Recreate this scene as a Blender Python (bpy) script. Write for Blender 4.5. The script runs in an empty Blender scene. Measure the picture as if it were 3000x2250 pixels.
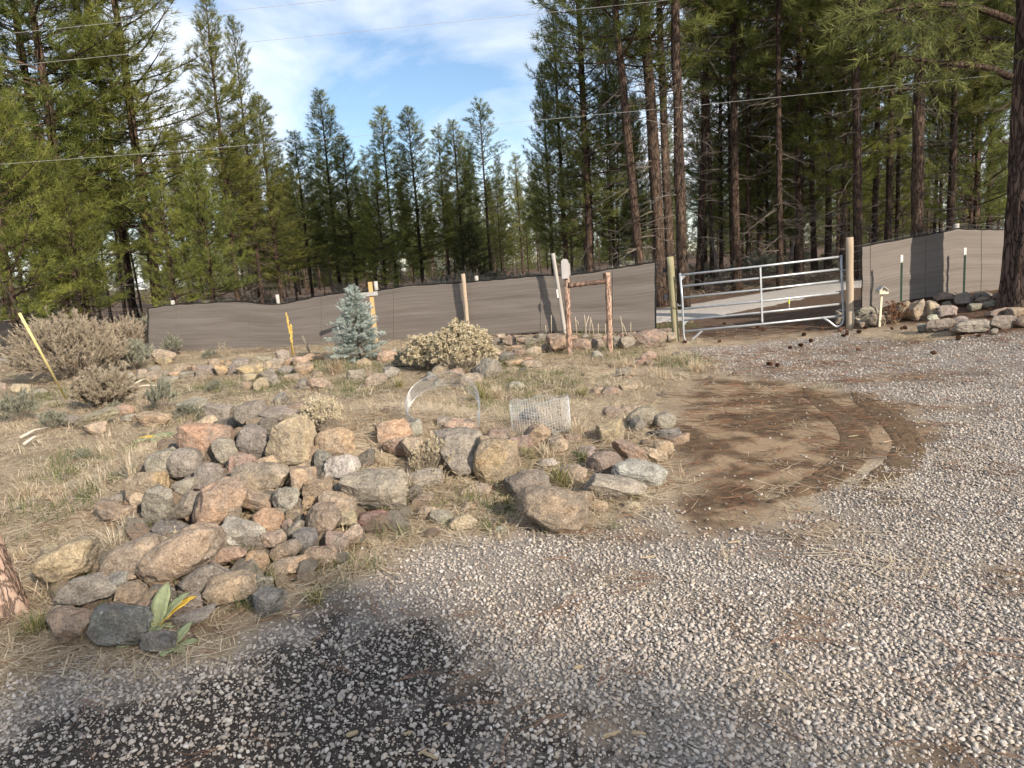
import bpy, math, random
import numpy as np
from mathutils import Matrix, Vector, Euler
rad = math.radians
SC = bpy.context.scene
COL = SC.collection
# ------------------------------------------------------------------ camera
F_PX, PITCH, ROLL, CAM_H = 2142.0, rad(9.4), rad(4.0), 1.6
cd = bpy.data.cameras.new('camera'); cam = bpy.data.objects.new('camera', cd); COL.objects.link(cam)
cd.sensor_fit = 'HORIZONTAL'; cd.sensor_width = 36.0; cd.lens = 36.0 * F_PX / 3000.0
cd.clip_start = 0.05; cd.clip_end = 3000
cam.matrix_world = Matrix.Translation((0, 0, CAM_H)) @ Matrix.Rotation(rad(90) - PITCH, 4, 'X') @ Matrix.Rotation(-ROLL, 4, 'Z')
SC.camera = cam
# ------------------------------------------------------------------ sky, sun, exposure
SUN_EL, SUN_AZ = rad(27), rad(38)          # azimuth: to the right of straight behind the camera
sun_vec = Vector((math.sin(SUN_AZ) * math.cos(SUN_EL), -math.cos(SUN_AZ) * math.cos(SUN_EL), math.sin(SUN_EL)))
W = bpy.data.worlds.new('World'); SC.world = W; W.use_nodes = True
nt = W.node_tree; nt.nodes.clear()
def wn(t, **k):
    n = nt.nodes.new(t)
    for a, b in k.items(): setattr(n, a, b)
    return n
sky = wn('ShaderNodeTexSky', sky_type='NISHITA', sun_disc=False)
sky.sun_elevation = SUN_EL; sky.sun_rotation = math.atan2(sun_vec.x, sun_vec.y)
sky.air_density = 1.0; sky.dust_density = 0.2; sky.ozone_density = 2.5
tc = wn('ShaderNodeTexCoord')
sep = wn('ShaderNodeSeparateXYZ'); nt.links.new(tc.outputs['Generated'], sep.inputs[0])
addz = wn('ShaderNodeMath', operation='ADD'); addz.inputs[1].default_value = 0.16; nt.links.new(sep.outputs['Z'], addz.inputs[0])
mxz = wn('ShaderNodeMath', operation='MAXIMUM'); mxz.inputs[1].default_value = 0.03; nt.links.new(addz.outputs[0], mxz.inputs[0])
dx = wn('ShaderNodeMath', operation='DIVIDE'); nt.links.new(sep.outputs['X'], dx.inputs[0]); nt.links.new(mxz.outputs[0], dx.inputs[1])
dy = wn('ShaderNodeMath', operation='DIVIDE'); nt.links.new(sep.outputs['Y'], dy.inputs[0]); nt.links.new(mxz.outputs[0], dy.inputs[1])
cmb = wn('ShaderNodeCombineXYZ'); nt.links.new(dx.outputs[0], cmb.inputs[0]); nt.links.new(dy.outputs[0], cmb.inputs[1])
mp = wn('ShaderNodeMapping'); mp.inputs['Scale'].default_value = (1.0, 0.62, 1.0); mp.inputs['Rotation'].default_value = (0, 0, rad(28)); mp.inputs['Location'].default_value = (3.2, 1.7, 0)
nt.links.new(cmb.outputs[0], mp.inputs['Vector'])
n1 = wn('ShaderNodeTexNoise'); n1.inputs['Scale'].default_value = 1.15; n1.inputs['Detail'].default_value = 8; n1.inputs['Roughness'].default_value = 0.56; n1.inputs['Distortion'].default_value = 0.5
nt.links.new(mp.outputs[0], n1.inputs['Vector'])
cr = wn('ShaderNodeValToRGB'); cr.color_ramp.elements[0].position = 0.36; cr.color_ramp.elements[1].position = 0.64
nt.links.new(n1.outputs['Fac'], cr.inputs['Fac'])
mulf = wn('ShaderNodeMath', operation='MULTIPLY'); mulf.inputs[1].default_value = 0.9; nt.links.new(cr.outputs['Color'], mulf.inputs[0])
cloud = wn('ShaderNodeMix', data_type='RGBA'); cloud.inputs['B'].default_value = (8.2, 8.4, 8.8, 1)
nt.links.new(mulf.outputs[0], cloud.inputs['Factor']); nt.links.new(sky.outputs[0], cloud.inputs['A'])
bg = wn('ShaderNodeBackground'); bg.inputs['Strength'].default_value = 0.115
nt.links.new(cloud.outputs['Result'], bg.inputs['Color'])
wo = wn('ShaderNodeOutputWorld'); nt.links.new(bg.outputs[0], wo.inputs[0])
sd = bpy.data.lights.new('sun', 'SUN'); sun = bpy.data.objects.new('sun', sd); COL.objects.link(sun)
sd.energy = 5.0; sd.angle = rad(0.55); sd.color = (1.0, 0.88, 0.73)
sun.rotation_euler = sun_vec.to_track_quat('Z', 'Y').to_euler(); sun.location = (20, -30, 40)
SC.view_settings.view_transform = 'Standard'; SC.view_settings.look = 'None'
SC.view_settings.exposure = 0.5; SC.view_settings.gamma = 1.0; SC.view_settings.use_curve_mapping = False
SC.render.engine = 'CYCLES'
cy = SC.cycles
cy.max_bounces = 4; cy.diffuse_bounces = 2; cy.glossy_bounces = 2; cy.transmission_bounces = 2; cy.transparent_max_bounces = 6
cy.caustics_reflective = False; cy.caustics_refractive = False; cy.use_denoising = True; cy.denoiser = 'OPENIMAGEDENOISE'; cy.denoising_input_passes = 'RGB_ALBEDO_NORMAL'; cy.denoising_prefilter = 'ACCURATE'; cy.use_adaptive_sampling = True; cy.adaptive_threshold = 0.03; cy.sample_clamp_indirect = 6.0

# ------------------------------------------------------------------ pixels of the photograph -> points in the place
_f = np.array([0, math.cos(PITCH), -math.sin(PITCH)]); _r0 = np.array([1., 0, 0]); _u0 = np.cross(_r0, _f)
_R = math.cos(ROLL) * _r0 - math.sin(ROLL) * _u0; _U = math.sin(ROLL) * _r0 + math.cos(ROLL) * _u0
CAMP = np.array([0, 0, CAM_H])
def ray(px, py): return _f + _R * ((px - 1500) / F_PX) - _U * ((py - 1125) / F_PX)
def flat(px, py, z=0.0):
    d = ray(px, py); return CAMP + d * ((z - CAM_H) / d[2])
def atY(px, py, Y):
    d = ray(px, py); return CAMP + d * (Y / d[1])

# ------------------------------------------------------------------ noise
def _hash(i, j, k, s):
    h = (i * 374761393 + j * 668265263 + k * 2147483647 + s * 1274126177) & 0xFFFFFFFF
    h = ((h ^ (h >> 13)) * 1274126177) & 0xFFFFFFFF
    return ((h ^ (h >> 16)) & 0xFFFF) / 65535.0
def vnoise(p, s=0):
    p = np.asarray(p, float); i = np.floor(p).astype(np.int64); f = p - i; f = f * f * (3 - 2 * f)
    r = 0
    for a in (0, 1):
        wa = f[:, 0] if a else 1 - f[:, 0]
        for b in (0, 1):
            wb = f[:, 1] if b else 1 - f[:, 1]
            for c in (0, 1):
                wc = f[:, 2] if c else 1 - f[:, 2]
                r = r + wa * wb * wc * _hash(i[:, 0] + a, i[:, 1] + b, i[:, 2] + c, s)
    return r * 2 - 1
def fbm(p, o=4, s=0):
    p = np.asarray(p, float); r = 0; a = 1.0; t = 0
    for k in range(o):
        r = r + a * vnoise(p * (2.03 ** k) + 7.3 * k, s + k); t += a; a *= 0.5
    return r / t
def n2(X, Y, sc, s=0, o=3):
    X = np.asarray(X, float); sh = X.shape
    return fbm(np.stack([X.ravel() * sc, np.asarray(Y, float).ravel() * sc, np.zeros(X.size) + 0.37], 1), o, s).reshape(sh)

# ------------------------------------------------------------------ shape of the ground
_cp = np.array([(0,-3,0),(-6,0,0),(6,0,0),(0,4,0),(-3,3.5,0),(3,5,0),(6,8,0),(-6.75,11,-.03),(3.17,13.7,-.09),(6.2,13.2,0),(-9.3,19,-.1),(-.86,15.6,.09),
 (8.35,13.8,.42),(10,12.3,.36),(10,10,.12),(8,9,0.02),(-4,12.3,0),(1.3,12.1,0),(1.8,14.4,.10),(-20,25,-.1),(0,21,.02),(8,22,.25),(20,25,.5),(0,40,.15),(-30,50,.1),(30,50,.7),
 (20,5,.3),(-20,5,0),(-15,-10,0),(15,-10,0),(-60,70,.2),(60,70,.8),(0,80,.3),(4,17,-.02),(-5,8,.02)], float)
def _tps(r2): return np.where(r2 > 1e-9, r2 * np.log(r2 + 1e-12), 0)
_n = len(_cp); _K = _tps(((_cp[:, None, :2] - _cp[None, :, :2]) ** 2).sum(-1)) + np.eye(_n) * 0.8
_A = np.zeros((_n + 3, _n + 3)); _A[:_n, :_n] = _K; _A[:_n, _n] = 1; _A[:_n, _n + 1:] = _cp[:, :2]; _A[_n:, :_n] = _A[:_n, _n:].T
_w = np.linalg.solve(_A, np.concatenate([_cp[:, 2], [0, 0, 0]]))
def smooth(a, b, x):
    t = np.clip((x - a) / (b - a), 0, 1); return t * t * (3 - 2 * t)
def H(X, Y):
    X = np.asarray(X, float); Y = np.asarray(Y, float); sh = X.shape; x = X.ravel(); y = Y.ravel()
    rr = np.sqrt(x * x + y * y); k = np.minimum(1, 75 / np.maximum(rr, 1e-6)); xs, ys = x * k, y * k
    z = np.full(x.size, _w[_n]) + _w[_n + 1] * xs + _w[_n + 2] * ys
    for c, w in zip(_cp, _w): z += w * _tps((xs - c[0]) ** 2 + (ys - c[1]) ** 2)
    # heap of rubble under the rock pile, and the low planting bed behind it
    a, b = x + 1.75, y - 5.75
    u = a * 0.93 + b * 0.36; v = -a * 0.36 + b * 0.93
    sv = np.where(v < 0, 1.15, 1.5)
    z += 0.46 * np.exp(-(u / 1.45) ** 2 * 0.9 - (v / sv) ** 2 * 1.1)
    a, b = x - 0.2, y - 6.2
    z += 0.10 * np.exp(-(a / 1.8) ** 2 - (b / 1.3) ** 2)
    # spoil bank beyond the road
    z += 0.38 * np.exp(-((y - 24.5 - 0.1 * x) / 1.7) ** 2) * smooth(2, 6, x) * (0.8 + 0.4 * np.sin(x * 1.3) * np.sin(x * 0.41 + 1))
    return z.reshape(sh)
def Hs(x, y): return float(H(np.array([x]), np.array([y]))[0])
def gp(px, py, lift=0.0):
    """where the line of sight through a pixel meets the ground"""
    d = ray(px, py); lo = 1.0
    ts = np.geomspace(1.2, 120, 900); P = CAMP + d[None, :] * ts[:, None]
    g = P[:, 2] - H(P[:, 0], P[:, 1]) - lift
    k = np.argmax(g < 0)
    if g[k] >= 0: return flat(px, py)
    if k == 0: return P[0]
    f = g[k - 1] / (g[k - 1] - g[k]); t = ts[k - 1] + f * (ts[k] - ts[k - 1])
    return CAMP + d * t

# ------------------------------------------------------------------ mesh building
class MB:
    def __init__(s): s.v = []; s.f = []; s.n = 0
    def add(s, v, f):
        v = np.asarray(v, float); s.v.append(v)
        s.f.extend([tuple(int(i) + s.n for i in q) for q in f]); s.n += len(v); return s
    def box(s, c, d, R=None):
        v = np.array([(x, y, z) for x in (-.5, .5) for y in (-.5, .5) for z in (-.5, .5)]) * np.array(d)
        if R is not None: v = v @ np.array(R.to_3x3()).T
        return s.add(v + np.array(c), [(0, 1, 3, 2), (4, 6, 7, 5), (0, 4, 5, 1), (2, 3, 7, 6), (0, 2, 6, 4), (1, 5, 7, 3)])
    def beam(s, a, b, w, d, side=(0, 1, 0)):
        a = np.array(a, float); b = np.array(b, float); z = b - a; L = np.linalg.norm(z); z /= L
        y = np.array(side, float); y -= z * (y @ z); y /= np.linalg.norm(y); x = np.cross(y, z)
        v = [(a if k else b) + x * (i * w / 2) + y * (j * d / 2) for k in (1, 0) for i, j in ((-1, -1), (1, -1), (1, 1), (-1, 1))]
        return s.add(v, [(3, 2, 1, 0), (4, 5, 6, 7), (0, 1, 5, 4), (1, 2, 6, 5), (2, 3, 7, 6), (3, 0, 4, 7)])
    def tube(s, P, r, n=8, cap=True, jit=None):
        P = np.asarray(P, float); m = len(P); r = np.broadcast_to(np.asarray(r, float), (m,))
        T = np.gradient(P, axis=0); T /= np.linalg.norm(T, axis=1)[:, None] + 1e-12
        ref = np.array([0.31, 0.17, 0.93]) if abs(T[0][2]) < 0.8 else np.array([0.93, 0.31, 0.17])
        A = np.cross(T, ref); A /= np.linalg.norm(A, axis=1)[:, None]; B = np.cross(T, A)
        th = np.arange(n) * 2 * math.pi / n
        rr = r[:, None] * (np.ones((m, n)) if jit is None else jit)
        V = P[:, None, :] + rr[:, :, None] * (A[:, None, :] * np.cos(th)[None, :, None] + B[:, None, :] * np.sin(th)[None, :, None])
        f = [(i * n + j, i * n + (j + 1) % n, (i + 1) * n + (j + 1) % n, (i + 1) * n + j) for i in range(m - 1) for j in range(n)]
        if cap: f += [tuple(range(n))[::-1], tuple((m - 1) * n + j for j in range(n))]
        return s.add(V.reshape(-1, 3), f)
    def mesh(s, name, mat=None, sm=False):
        me = bpy.data.meshes.new(name)
        if s.v: me.from_pydata(np.concatenate(s.v).tolist(), [], s.f)
        if mat: me.materials.append(mat)
        if sm: me.polygons.foreach_set('use_smooth', [True] * len(me.polygons))
        me.update(); return me
def tri_mesh(name, V, Fc, mat=None, sm=False, col=None):
    """fast mesh of triangles or quads from arrays"""
    V = np.asarray(V, np.float32); Fc = np.asarray(Fc, np.int32); k = Fc.shape[1]
    me = bpy.data.meshes.new(name); me.vertices.add(len(V)); me.vertices.foreach_set('co', V.ravel())
    me.loops.add(Fc.size); me.loops.foreach_set('vertex_index', Fc.ravel())
    me.polygons.add(len(Fc)); me.polygons.foreach_set('loop_start', np.arange(len(Fc), dtype=np.int32) * k)
    if sm: me.polygons.foreach_set('use_smooth', np.ones(len(Fc), bool))
    if col is not None:
        at = me.color_attributes.new('tone', 'FLOAT_COLOR', 'POINT'); at.data.foreach_set('color', np.asarray(col, np.float32).ravel())
    if mat: me.materials.append(mat)
    me.update(calc_edges=True); me.validate(); return me
def put(name, me, parent=None, loc=(0, 0, 0), rot=(0, 0, 0), sc=(1, 1, 1)):
    o = bpy.data.objects.new(name, me); COL.objects.link(o); o.location = loc; o.rotation_euler = rot; o.scale = sc
    if parent: o.parent = parent
    return o
def tag(o, label=None, cat=None, group=None, kind=None):
    if label: o['label'] = label
    if cat: o['category'] = cat
    if group: o['group'] = group
    if kind: o['kind'] = kind
    return o
def thing(name, label, cat, loc=(0, 0, 0), rot=(0, 0, 0), group=None):
    o = bpy.data.objects.new(name, None); COL.objects.link(o); o.location = loc; o.rotation_euler = rot; o.empty_display_size = 0.1
    return tag(o, label, cat, group)

# ------------------------------------------------------------------ materials
def new_mat(name):
    m = bpy.data.materials.new(name); m.use_nodes = True; t = m.node_tree; t.nodes.clear()
    def N(ty, **k):
        n = t.nodes.new(ty)
        for a, b in k.items():
            setattr(n, a, b)
        return n
    def L(a, b): t.links.new(a, b)
    out = N('ShaderNodeOutputMaterial'); p = N('ShaderNodeBsdfPrincipled'); L(p.outputs[0], out.inputs[0])
    p.inputs['Roughness'].default_value = 0.9; p.inputs['Specular IOR Level'].default_value = 0.2
    return m, N, L, p, out
def ramp(N, L, fac, stops):
    r = N('ShaderNodeValToRGB'); e = r.color_ramp.elements
    while len(e) < len(stops): e.new(0.5)
    for q, (pos, c) in zip(e, stops): q.position = pos; q.color = (*c, 1) if len(c) == 3 else c
    L(fac, r.inputs['Fac']); return r
def mixc(N, L, fac, a, b, mode='MIX'):
    m = N('ShaderNodeMix', data_type='RGBA', blend_type=mode)
    for s, v in (('Factor', fac), ('A', a), ('B', b)):
        if isinstance(v, bpy.types.NodeSocket): L(v, m.inputs[s])
        else: m.inputs[s].default_value = v if not isinstance(v, tuple) else ((*v, 1) if len(v) == 3 else v)
    return m.outputs['Result']
def noise(N, L, vec, sc, det=5, rough=0.55, dist=0.0):
    n = N('ShaderNodeTexNoise'); n.inputs['Scale'].default_value = sc; n.inputs['Detail'].default_value = det
    n.inputs['Roughness'].default_value = rough; n.inputs['Distortion'].default_value = dist
    if vec is not None: L(vec, n.inputs['Vector'])
    return n.outputs['Fac']
def bump(N, L, p, h, st, dist, nrm=None):
    b = N('ShaderNodeBump'); b.inputs['Strength'].default_value = st; b.inputs['Distance'].default_value = dist
    L(h, b.inputs['Height'])
    if nrm is not None: L(nrm, b.inputs['Normal'])
    L(b.outputs[0], p.inputs['Normal']); return b.outputs[0]
def simple_mat(name, a, b, sc=8, rough=0.85, stretch=(1, 1, 1), bs=0.3, bd=0.01, metal=0.0, spec=0.2, rnd=0.0):
    m, N, L, p, o = new_mat(name)
    tcn = N('ShaderNodeTexCoord'); mpn = N('ShaderNodeMapping'); L(tcn.outputs['Object'], mpn.inputs['Vector']); mpn.inputs['Scale'].default_value = stretch
    f = noise(N, L, mpn.outputs[0], sc, 6, 0.6)
    r = ramp(N, L, f, [(0.3, a), (0.7, b)])
    c = r.outputs[0]
    if rnd:
        oi = N('ShaderNodeObjectInfo'); hs = N('ShaderNodeHueSaturation'); mr = N('ShaderNodeMapRange'); mr.inputs['To Min'].default_value = 1 - rnd; mr.inputs['To Max'].default_value = 1 + rnd
        L(oi.outputs['Random'], mr.inputs['Value']); L(mr.outputs[0], hs.inputs['Value']); L(c, hs.inputs['Color']); c = hs.outputs[0]
    L(c, p.inputs['Base Color'])
    p.inputs['Roughness'].default_value = rough; p.inputs['Metallic'].default_value = metal; p.inputs['Specular IOR Level'].default_value = spec
    if bs: bump(N, L, p, noise(N, L, mpn.outputs[0], sc * 3, 6, 0.65), bs, bd)
    return m
def leaf_mat(name, dark, light, trans=0.3, rnd=0.15):
    """thin foliage: colour by the tuft's own tone, some light comes through"""
    m, N, L, p, out = new_mat(name)
    at = N('ShaderNodeAttribute', attribute_name='tone'); oi = N('ShaderNodeObjectInfo')
    c = mixc(N, L, at.outputs['Fac'], dark, light)
    hs = N('ShaderNodeHueSaturation'); mr = N('ShaderNodeMapRange'); mr.inputs['To Min'].default_value = 1 - rnd; mr.inputs['To Max'].default_value = 1 + rnd
    L(oi.outputs['Random'], mr.inputs['Value']); L(mr.outputs[0], hs.inputs['Value']); L(c, hs.inputs['Color'])
    c2 = mixc(N, L, 1.0, hs.outputs[0], oi.outputs['Color'], 'MULTIPLY')
    L(c2, p.inputs['Base Color']); p.inputs['Roughness'].default_value = 0.6; p.inputs['Specular IOR Level'].default_value = 0.25
    tr = N('ShaderNodeBsdfTranslucent'); L(c2, tr.inputs['Color']); mx = N('ShaderNodeMixShader'); mx.inputs[0].default_value = trans
    L(p.outputs[0], mx.inputs[1]); L(tr.outputs[0], mx.inputs[2]); L(mx.outputs[0], out.inputs[0])
    return m
# ================================================================== GROUND
def poly(pts): return np.array([flat(*p)[:2] for p in pts])
def sdist(X, Y, P):
    """signed distance to a closed outline, positive inside"""
    X = np.asarray(X, float); sh = X.shape; x = X.ravel(); y = np.asarray(Y, float).ravel()
    d = np.full(x.size, 1e9); ins = np.zeros(x.size, bool); n = len(P)
    for i in range(n):
        (ax, ay), (bx, by) = P[i], P[(i + 1) % n]
        ex, ey = bx - ax, by - ay; t = np.clip(((x - ax) * ex + (y - ay) * ey) / (ex * ex + ey * ey + 1e-12), 0, 1)
        d = np.minimum(d, (x - ax - t * ex) ** 2 + (y - ay - t * ey) ** 2)
        c = (ay > y) != (by > y)
        ins ^= c & (x < ex * (y - ay) / (ey if abs(ey) > 1e-12 else 1e-12) + ax)
    d = np.sqrt(d); return np.where(ins, d, -d).reshape(sh)
GRAVEL = np.concatenate([poly([(0, 1985), (430, 1930), (640, 1885), (860, 1790), (1000, 1690), (1110, 1640), (1330, 1590), (1560, 1590), (1740, 1560), (1850, 1490), (2000, 1470),
  (2080, 1560), (2230, 1540), (2420, 1430), (2640, 1330), (2690, 1260), (2600, 1180), (2450, 1130), (2250, 1100), (2100, 1070), (2030, 1035), (1985, 1003), (2480, 968), (2560, 985), (2700, 1000), (3000, 985)]),
  np.array([(11, 9.5), (16, 4), (14, -6), (-10, -6), (-6, 1.5), (-3.2, 2.8)])])
DIRT = poly([(1990, 1190), (2060, 1110), (2250, 1105), (2450, 1140), (2600, 1190), (2690, 1260), (2640, 1330), (2420, 1430), (2230, 1545), (2080, 1565), (1990, 1490), (2020, 1380), (1970, 1280)])
SHADED_SOIL = np.concatenate([poly([(-200, 2120), (60, 2090), (330, 1990), (520, 1950), (760, 1900), (1000, 1860), (1180, 1920), (1330, 2020), (1560, 2100), (1740, 2190), (1760, 2250)]), np.array([(0.1, 1.5), (-0.6, 1.2), (-2.4, 1.9)])])  # near patch of dark soil, with cast shade also put into its colour
# thin spots in the gravel where brown soil or sandy fines show: centre pixel, half width, half height, strength
THIN = [(1480, 1765, 250, 55, .55), (1730, 1692, 150, 45, .6), (2290, 1850, 170, 80, .85), (2420, 2000, 150, 55, .6), (2950, 1690, 140, 60, .7), (2760, 2215, 260, 60, .9), (1760, 2120, 130, 45, .7), (2240, 2090, 120, 50, .6), (2620, 1480, 160, 40, .6),
 (2350, 1560, 180, 50, .75), (1900, 1560, 200, 50, .6), (2800, 1400, 170, 40, .5), (2150, 1780, 140, 40, .45), (2650, 1100, 260, 22, .7), (2350, 1060, 240, 16, .6), (2850, 1190, 200, 20, .45), (2500, 1010, 300, 12, .7), (1300, 2010, 160, 60, .6), (2900, 2000, 130, 60, .6), (950, 1790, 140, 40, .7)]
def thin(X, Y):
    r = 0
    for px, py, a, b, s in THIN:
        c = flat(px, py); ux = flat(px + a, py - a * .07) - c; uy = flat(px, py - b) - c; A_ = np.linalg.inv(np.array([[ux[0], uy[0]], [ux[1], uy[1]]])); dx_, dy_ = X - c[0], Y - c[1]
        q = (A_[0, 0] * dx_ + A_[0, 1] * dy_) ** 2 + (A_[1, 0] * dx_ + A_[1, 1] * dy_) ** 2; r = np.maximum(r, s * np.exp(-q * .9))
    return np.clip(r * (1 + 1.5 * n2(X, Y, 3.2, 41) + .8 * n2(X, Y, 9, 43)), 0, 1)
def zones(X, Y):
    w = n2(X, Y, 1.3, 3) * 0.34 + n2(X, Y, 5.0, 9) * 0.16
    g = smooth(-0.22, 0.20, sdist(X, Y, GRAVEL) + w * 0.9)
    d = smooth(-0.25, 0.22, sdist(X, Y, DIRT) + w * 1.25)
    k = smooth(-0.12, 0.20, sdist(X, Y, SHADED_SOIL) - .06 + w * 1.7 + .34 * n2(X, Y, 4, 45) + .30 * n2(X, Y, 13, 46))
    X = np.asarray(X, float); Y = np.asarray(Y, float)
    duff = smooth(14.2, 16.5, Y + 0.35 * X + w * 3)
    duff = np.maximum(duff, smooth(0.2, 1.4, X - 6.2 + w * 2) * smooth(9.6, 11.0, Y + w * 2))
    duff = np.maximum(duff, smooth(0, 1.5, -7.5 - X + w * 2) * smooth(10, 13, Y) * 0.6)
    g = g * (1 - d)
    t = thin(X, Y) * g; d = np.maximum(d, t * .8)
    return g, d, k, duff
def relief(X, Y, g, d):
    r = (1 - g) * (1 - .75 * d); return n2(X, Y, 2.6, 21) * .030 * r + n2(X, Y, 9, 22) * (.014 * r + .004) + n2(X, Y, .9, 5) * .012 * g
def axis(parts):
    a = [parts[0][0]]
    for lo, hi, st in parts: a += list(np.arange(lo, hi - 1e-6, st) + st)
    return np.array(a)
gx = np.concatenate([[-900, -400, -180, -90, -60, -42, -30], axis([(-22, -13, .5), (-13, -5, .11), (-5, 4.5, .042), (4.5, 11, .09), (11, 24, .6)]), [32, 45, 65, 95, 180, 400, 900]])
gy = np.concatenate([[-600, -200, -80, -40, -20, -10, -6], axis([(-4, 1.4, .2), (1.4, 7.5, .042), (7.5, 12, .065), (12, 17, .11), (17, 28, .25), (28, 60, 1.2)]), [66, 75, 90, 120, 180, 400, 1200]])
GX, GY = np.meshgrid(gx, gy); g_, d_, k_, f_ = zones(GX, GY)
GZ = H(GX, GY)
near = (np.abs(GX) < 30) & (GY < 60)
rough_ = (1 - g_) * (1 - 0.75 * d_)
GZ += np.where(near, n2(GX, GY, 2.6, 21) * 0.030 * rough_ + n2(GX, GY, 9, 22) * (0.014 * rough_ + 0.004) + n2(GX, GY, 0.9, 5) * 0.012 * g_, 0)
def ground_mat():
    m, N, L, p, o = new_mat('ground')
    g = N('ShaderNodeNewGeometry').outputs['Position']
    at = N('ShaderNodeAttribute', attribute_name='tone'); sp = N('ShaderNodeSeparateColor'); L(at.outputs['Color'], sp.inputs[0])
    fine = noise(N, L, g, 60, 6, 0.7); mid = noise(N, L, g, 9, 6, 0.65); big = noise(N, L, g, 1.3, 4, 0.6)
    mpn = N('ShaderNodeMapping'); mpn.inputs['Scale'].default_value = (14, 90, 14); mpn.inputs['Rotation'].default_value = (0, 0, 0.5); L(g, mpn.inputs['Vector'])
    fib = noise(N, L, mpn.outputs[0], 1.0, 4, 0.7, 1.5)
    straw = ramp(N, L, fib, [(0.25, (.22, .165, .115)), (0.5, (.40, .325, .23)), (0.75, (.58, .50, .37))]).outputs[0]
    straw = mixc(N, L, ramp(N, L, mid, [(0.38, (0, 0, 0)), (0.62, (.75, .75, .75))]).outputs[0], straw, (.30, .225, .16))
    straw = mixc(N, L, ramp(N, L, big, [(0.45, (0, 0, 0)), (0.7, (.4, .4, .4))]).outputs[0], straw, (.25, .225, .14))
    grit = ramp(N, L, fine, [(0.3, (.13, .112, .097)), (0.5, (.26, .232, .205)), (0.72, (.40, .368, .335))]).outputs[0]
    grit = mixc(N, L, ramp(N, L, big, [(0.4, (0, 0, 0)), (0.75, (.5, .5, .5))]).outputs[0], grit, (.24, .195, .145))
    dirt = ramp(N, L, mid, [(0.3, (.07, .045, .028)), (0.5, (.115, .077, .047)), (0.72, (.22, .155, .095))]).outputs[0]
    dirt = mixc(N, L, ramp(N, L, big, [(0.48, (0, 0, 0)), (0.56, (.85, .85, .85))]).outputs[0], dirt, (.34, .25, .16))
    dark = ramp(N, L, fine, [(0.35, (.026, .022, .019)), (0.55, (.062, .052, .045)), (0.75, (.19, .17, .155))]).outputs[0]  # dark soil tone, deepened by painted shade
    duff = ramp(N, L, fib, [(0.25, (.055, .035, .026)), (0.5, (.115, .075, .052)), (0.75, (.21, .15, .105))]).outputs[0]
    c = mixc(N, L, at.outputs['Alpha'], straw, duff)
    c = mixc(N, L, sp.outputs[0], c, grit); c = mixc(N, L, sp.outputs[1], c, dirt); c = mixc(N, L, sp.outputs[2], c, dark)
    L(c, p.inputs['Base Color']); p.inputs['Roughness'].default_value = 0.95
    hb = N('ShaderNodeMath', operation='ADD'); L(fine, hb.inputs[0]); L(fib, hb.inputs[1])
    bump(N, L, p, hb.outputs[0], 0.55, 0.02)
    return m
M_GROUND = ground_mat()
ny, nx = GX.shape; idx = np.arange(ny * nx).reshape(ny, nx)
quads = np.stack([idx[:-1, :-1], idx[:-1, 1:], idx[1:, 1:], idx[1:, :-1]], -1).reshape(-1, 4)
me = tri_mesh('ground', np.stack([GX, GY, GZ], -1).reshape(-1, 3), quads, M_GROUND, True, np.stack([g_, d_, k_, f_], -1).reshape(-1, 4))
tag(put('ground', me), 'dry grass, bare dirt and gravel ground', kind='structure')

# gravel road beyond the gate and fence
M_ROAD = simple_mat('road_gravel', (.34, .31, .28), (.50, .47, .43), 14, 0.95, bs=0.5, bd=0.02)
def strip(name, pts, half, mat, z=0.03, step=0.25, n=9, edge=0.12):
    P = np.array(pts, float); t = np.linspace(0, len(P) - 1, int(len(P) * 30)); c = np.stack([np.interp(t, np.arange(len(P)), P[:, k]) for k in (0, 1)], 1)
    for _ in range(60): c[1:-1] = (c[:-2] + c[2:] + 2 * c[1:-1]) / 4
    T = np.gradient(c, axis=0); T /= np.linalg.norm(T, axis=1)[:, None]; Nn = np.stack([-T[:, 1], T[:, 0]], 1)
    s = np.linspace(-1, 1, n); ed = 1 + edge * n2(c[:, 0], c[:, 1], 1.2, 4)
    X = c[:, 0:1] + Nn[:, 0:1] * s * half * ed[:, None]; Y = c[:, 1:2] + Nn[:, 1:2] * s * half * ed[:, None]
    Z = H(X, Y) + z * (1 - s ** 4)[None, :] + 0.02 * n2(X, Y, 1.5, 8) + 0.02 - 0.06 * (np.abs(s) > .99)
    i = np.arange(X.size).reshape(X.shape); q = np.stack([i[:-1, :-1], i[:-1, 1:], i[1:, 1:], i[1:, :-1]], -1).reshape(-1, 4)
    return tag(put(name, tri_mesh(name, np.stack([X, Y, Z], -1).reshape(-1, 3), q[:, ::-1], mat, True)), kind='structure')
strip('gravel_road', [(34, 27), (20, 23.0), (9.0, 20.2), (5.0, 18.7), (1.5, 18.3), (-4, 19.6), (-9, 21.4), (-13.5, 20.6), (-20, 19.0), (-34, 18)], 1.75, M_ROAD)['label'] = 'pale gravel road running behind the gate and fence'

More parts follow.
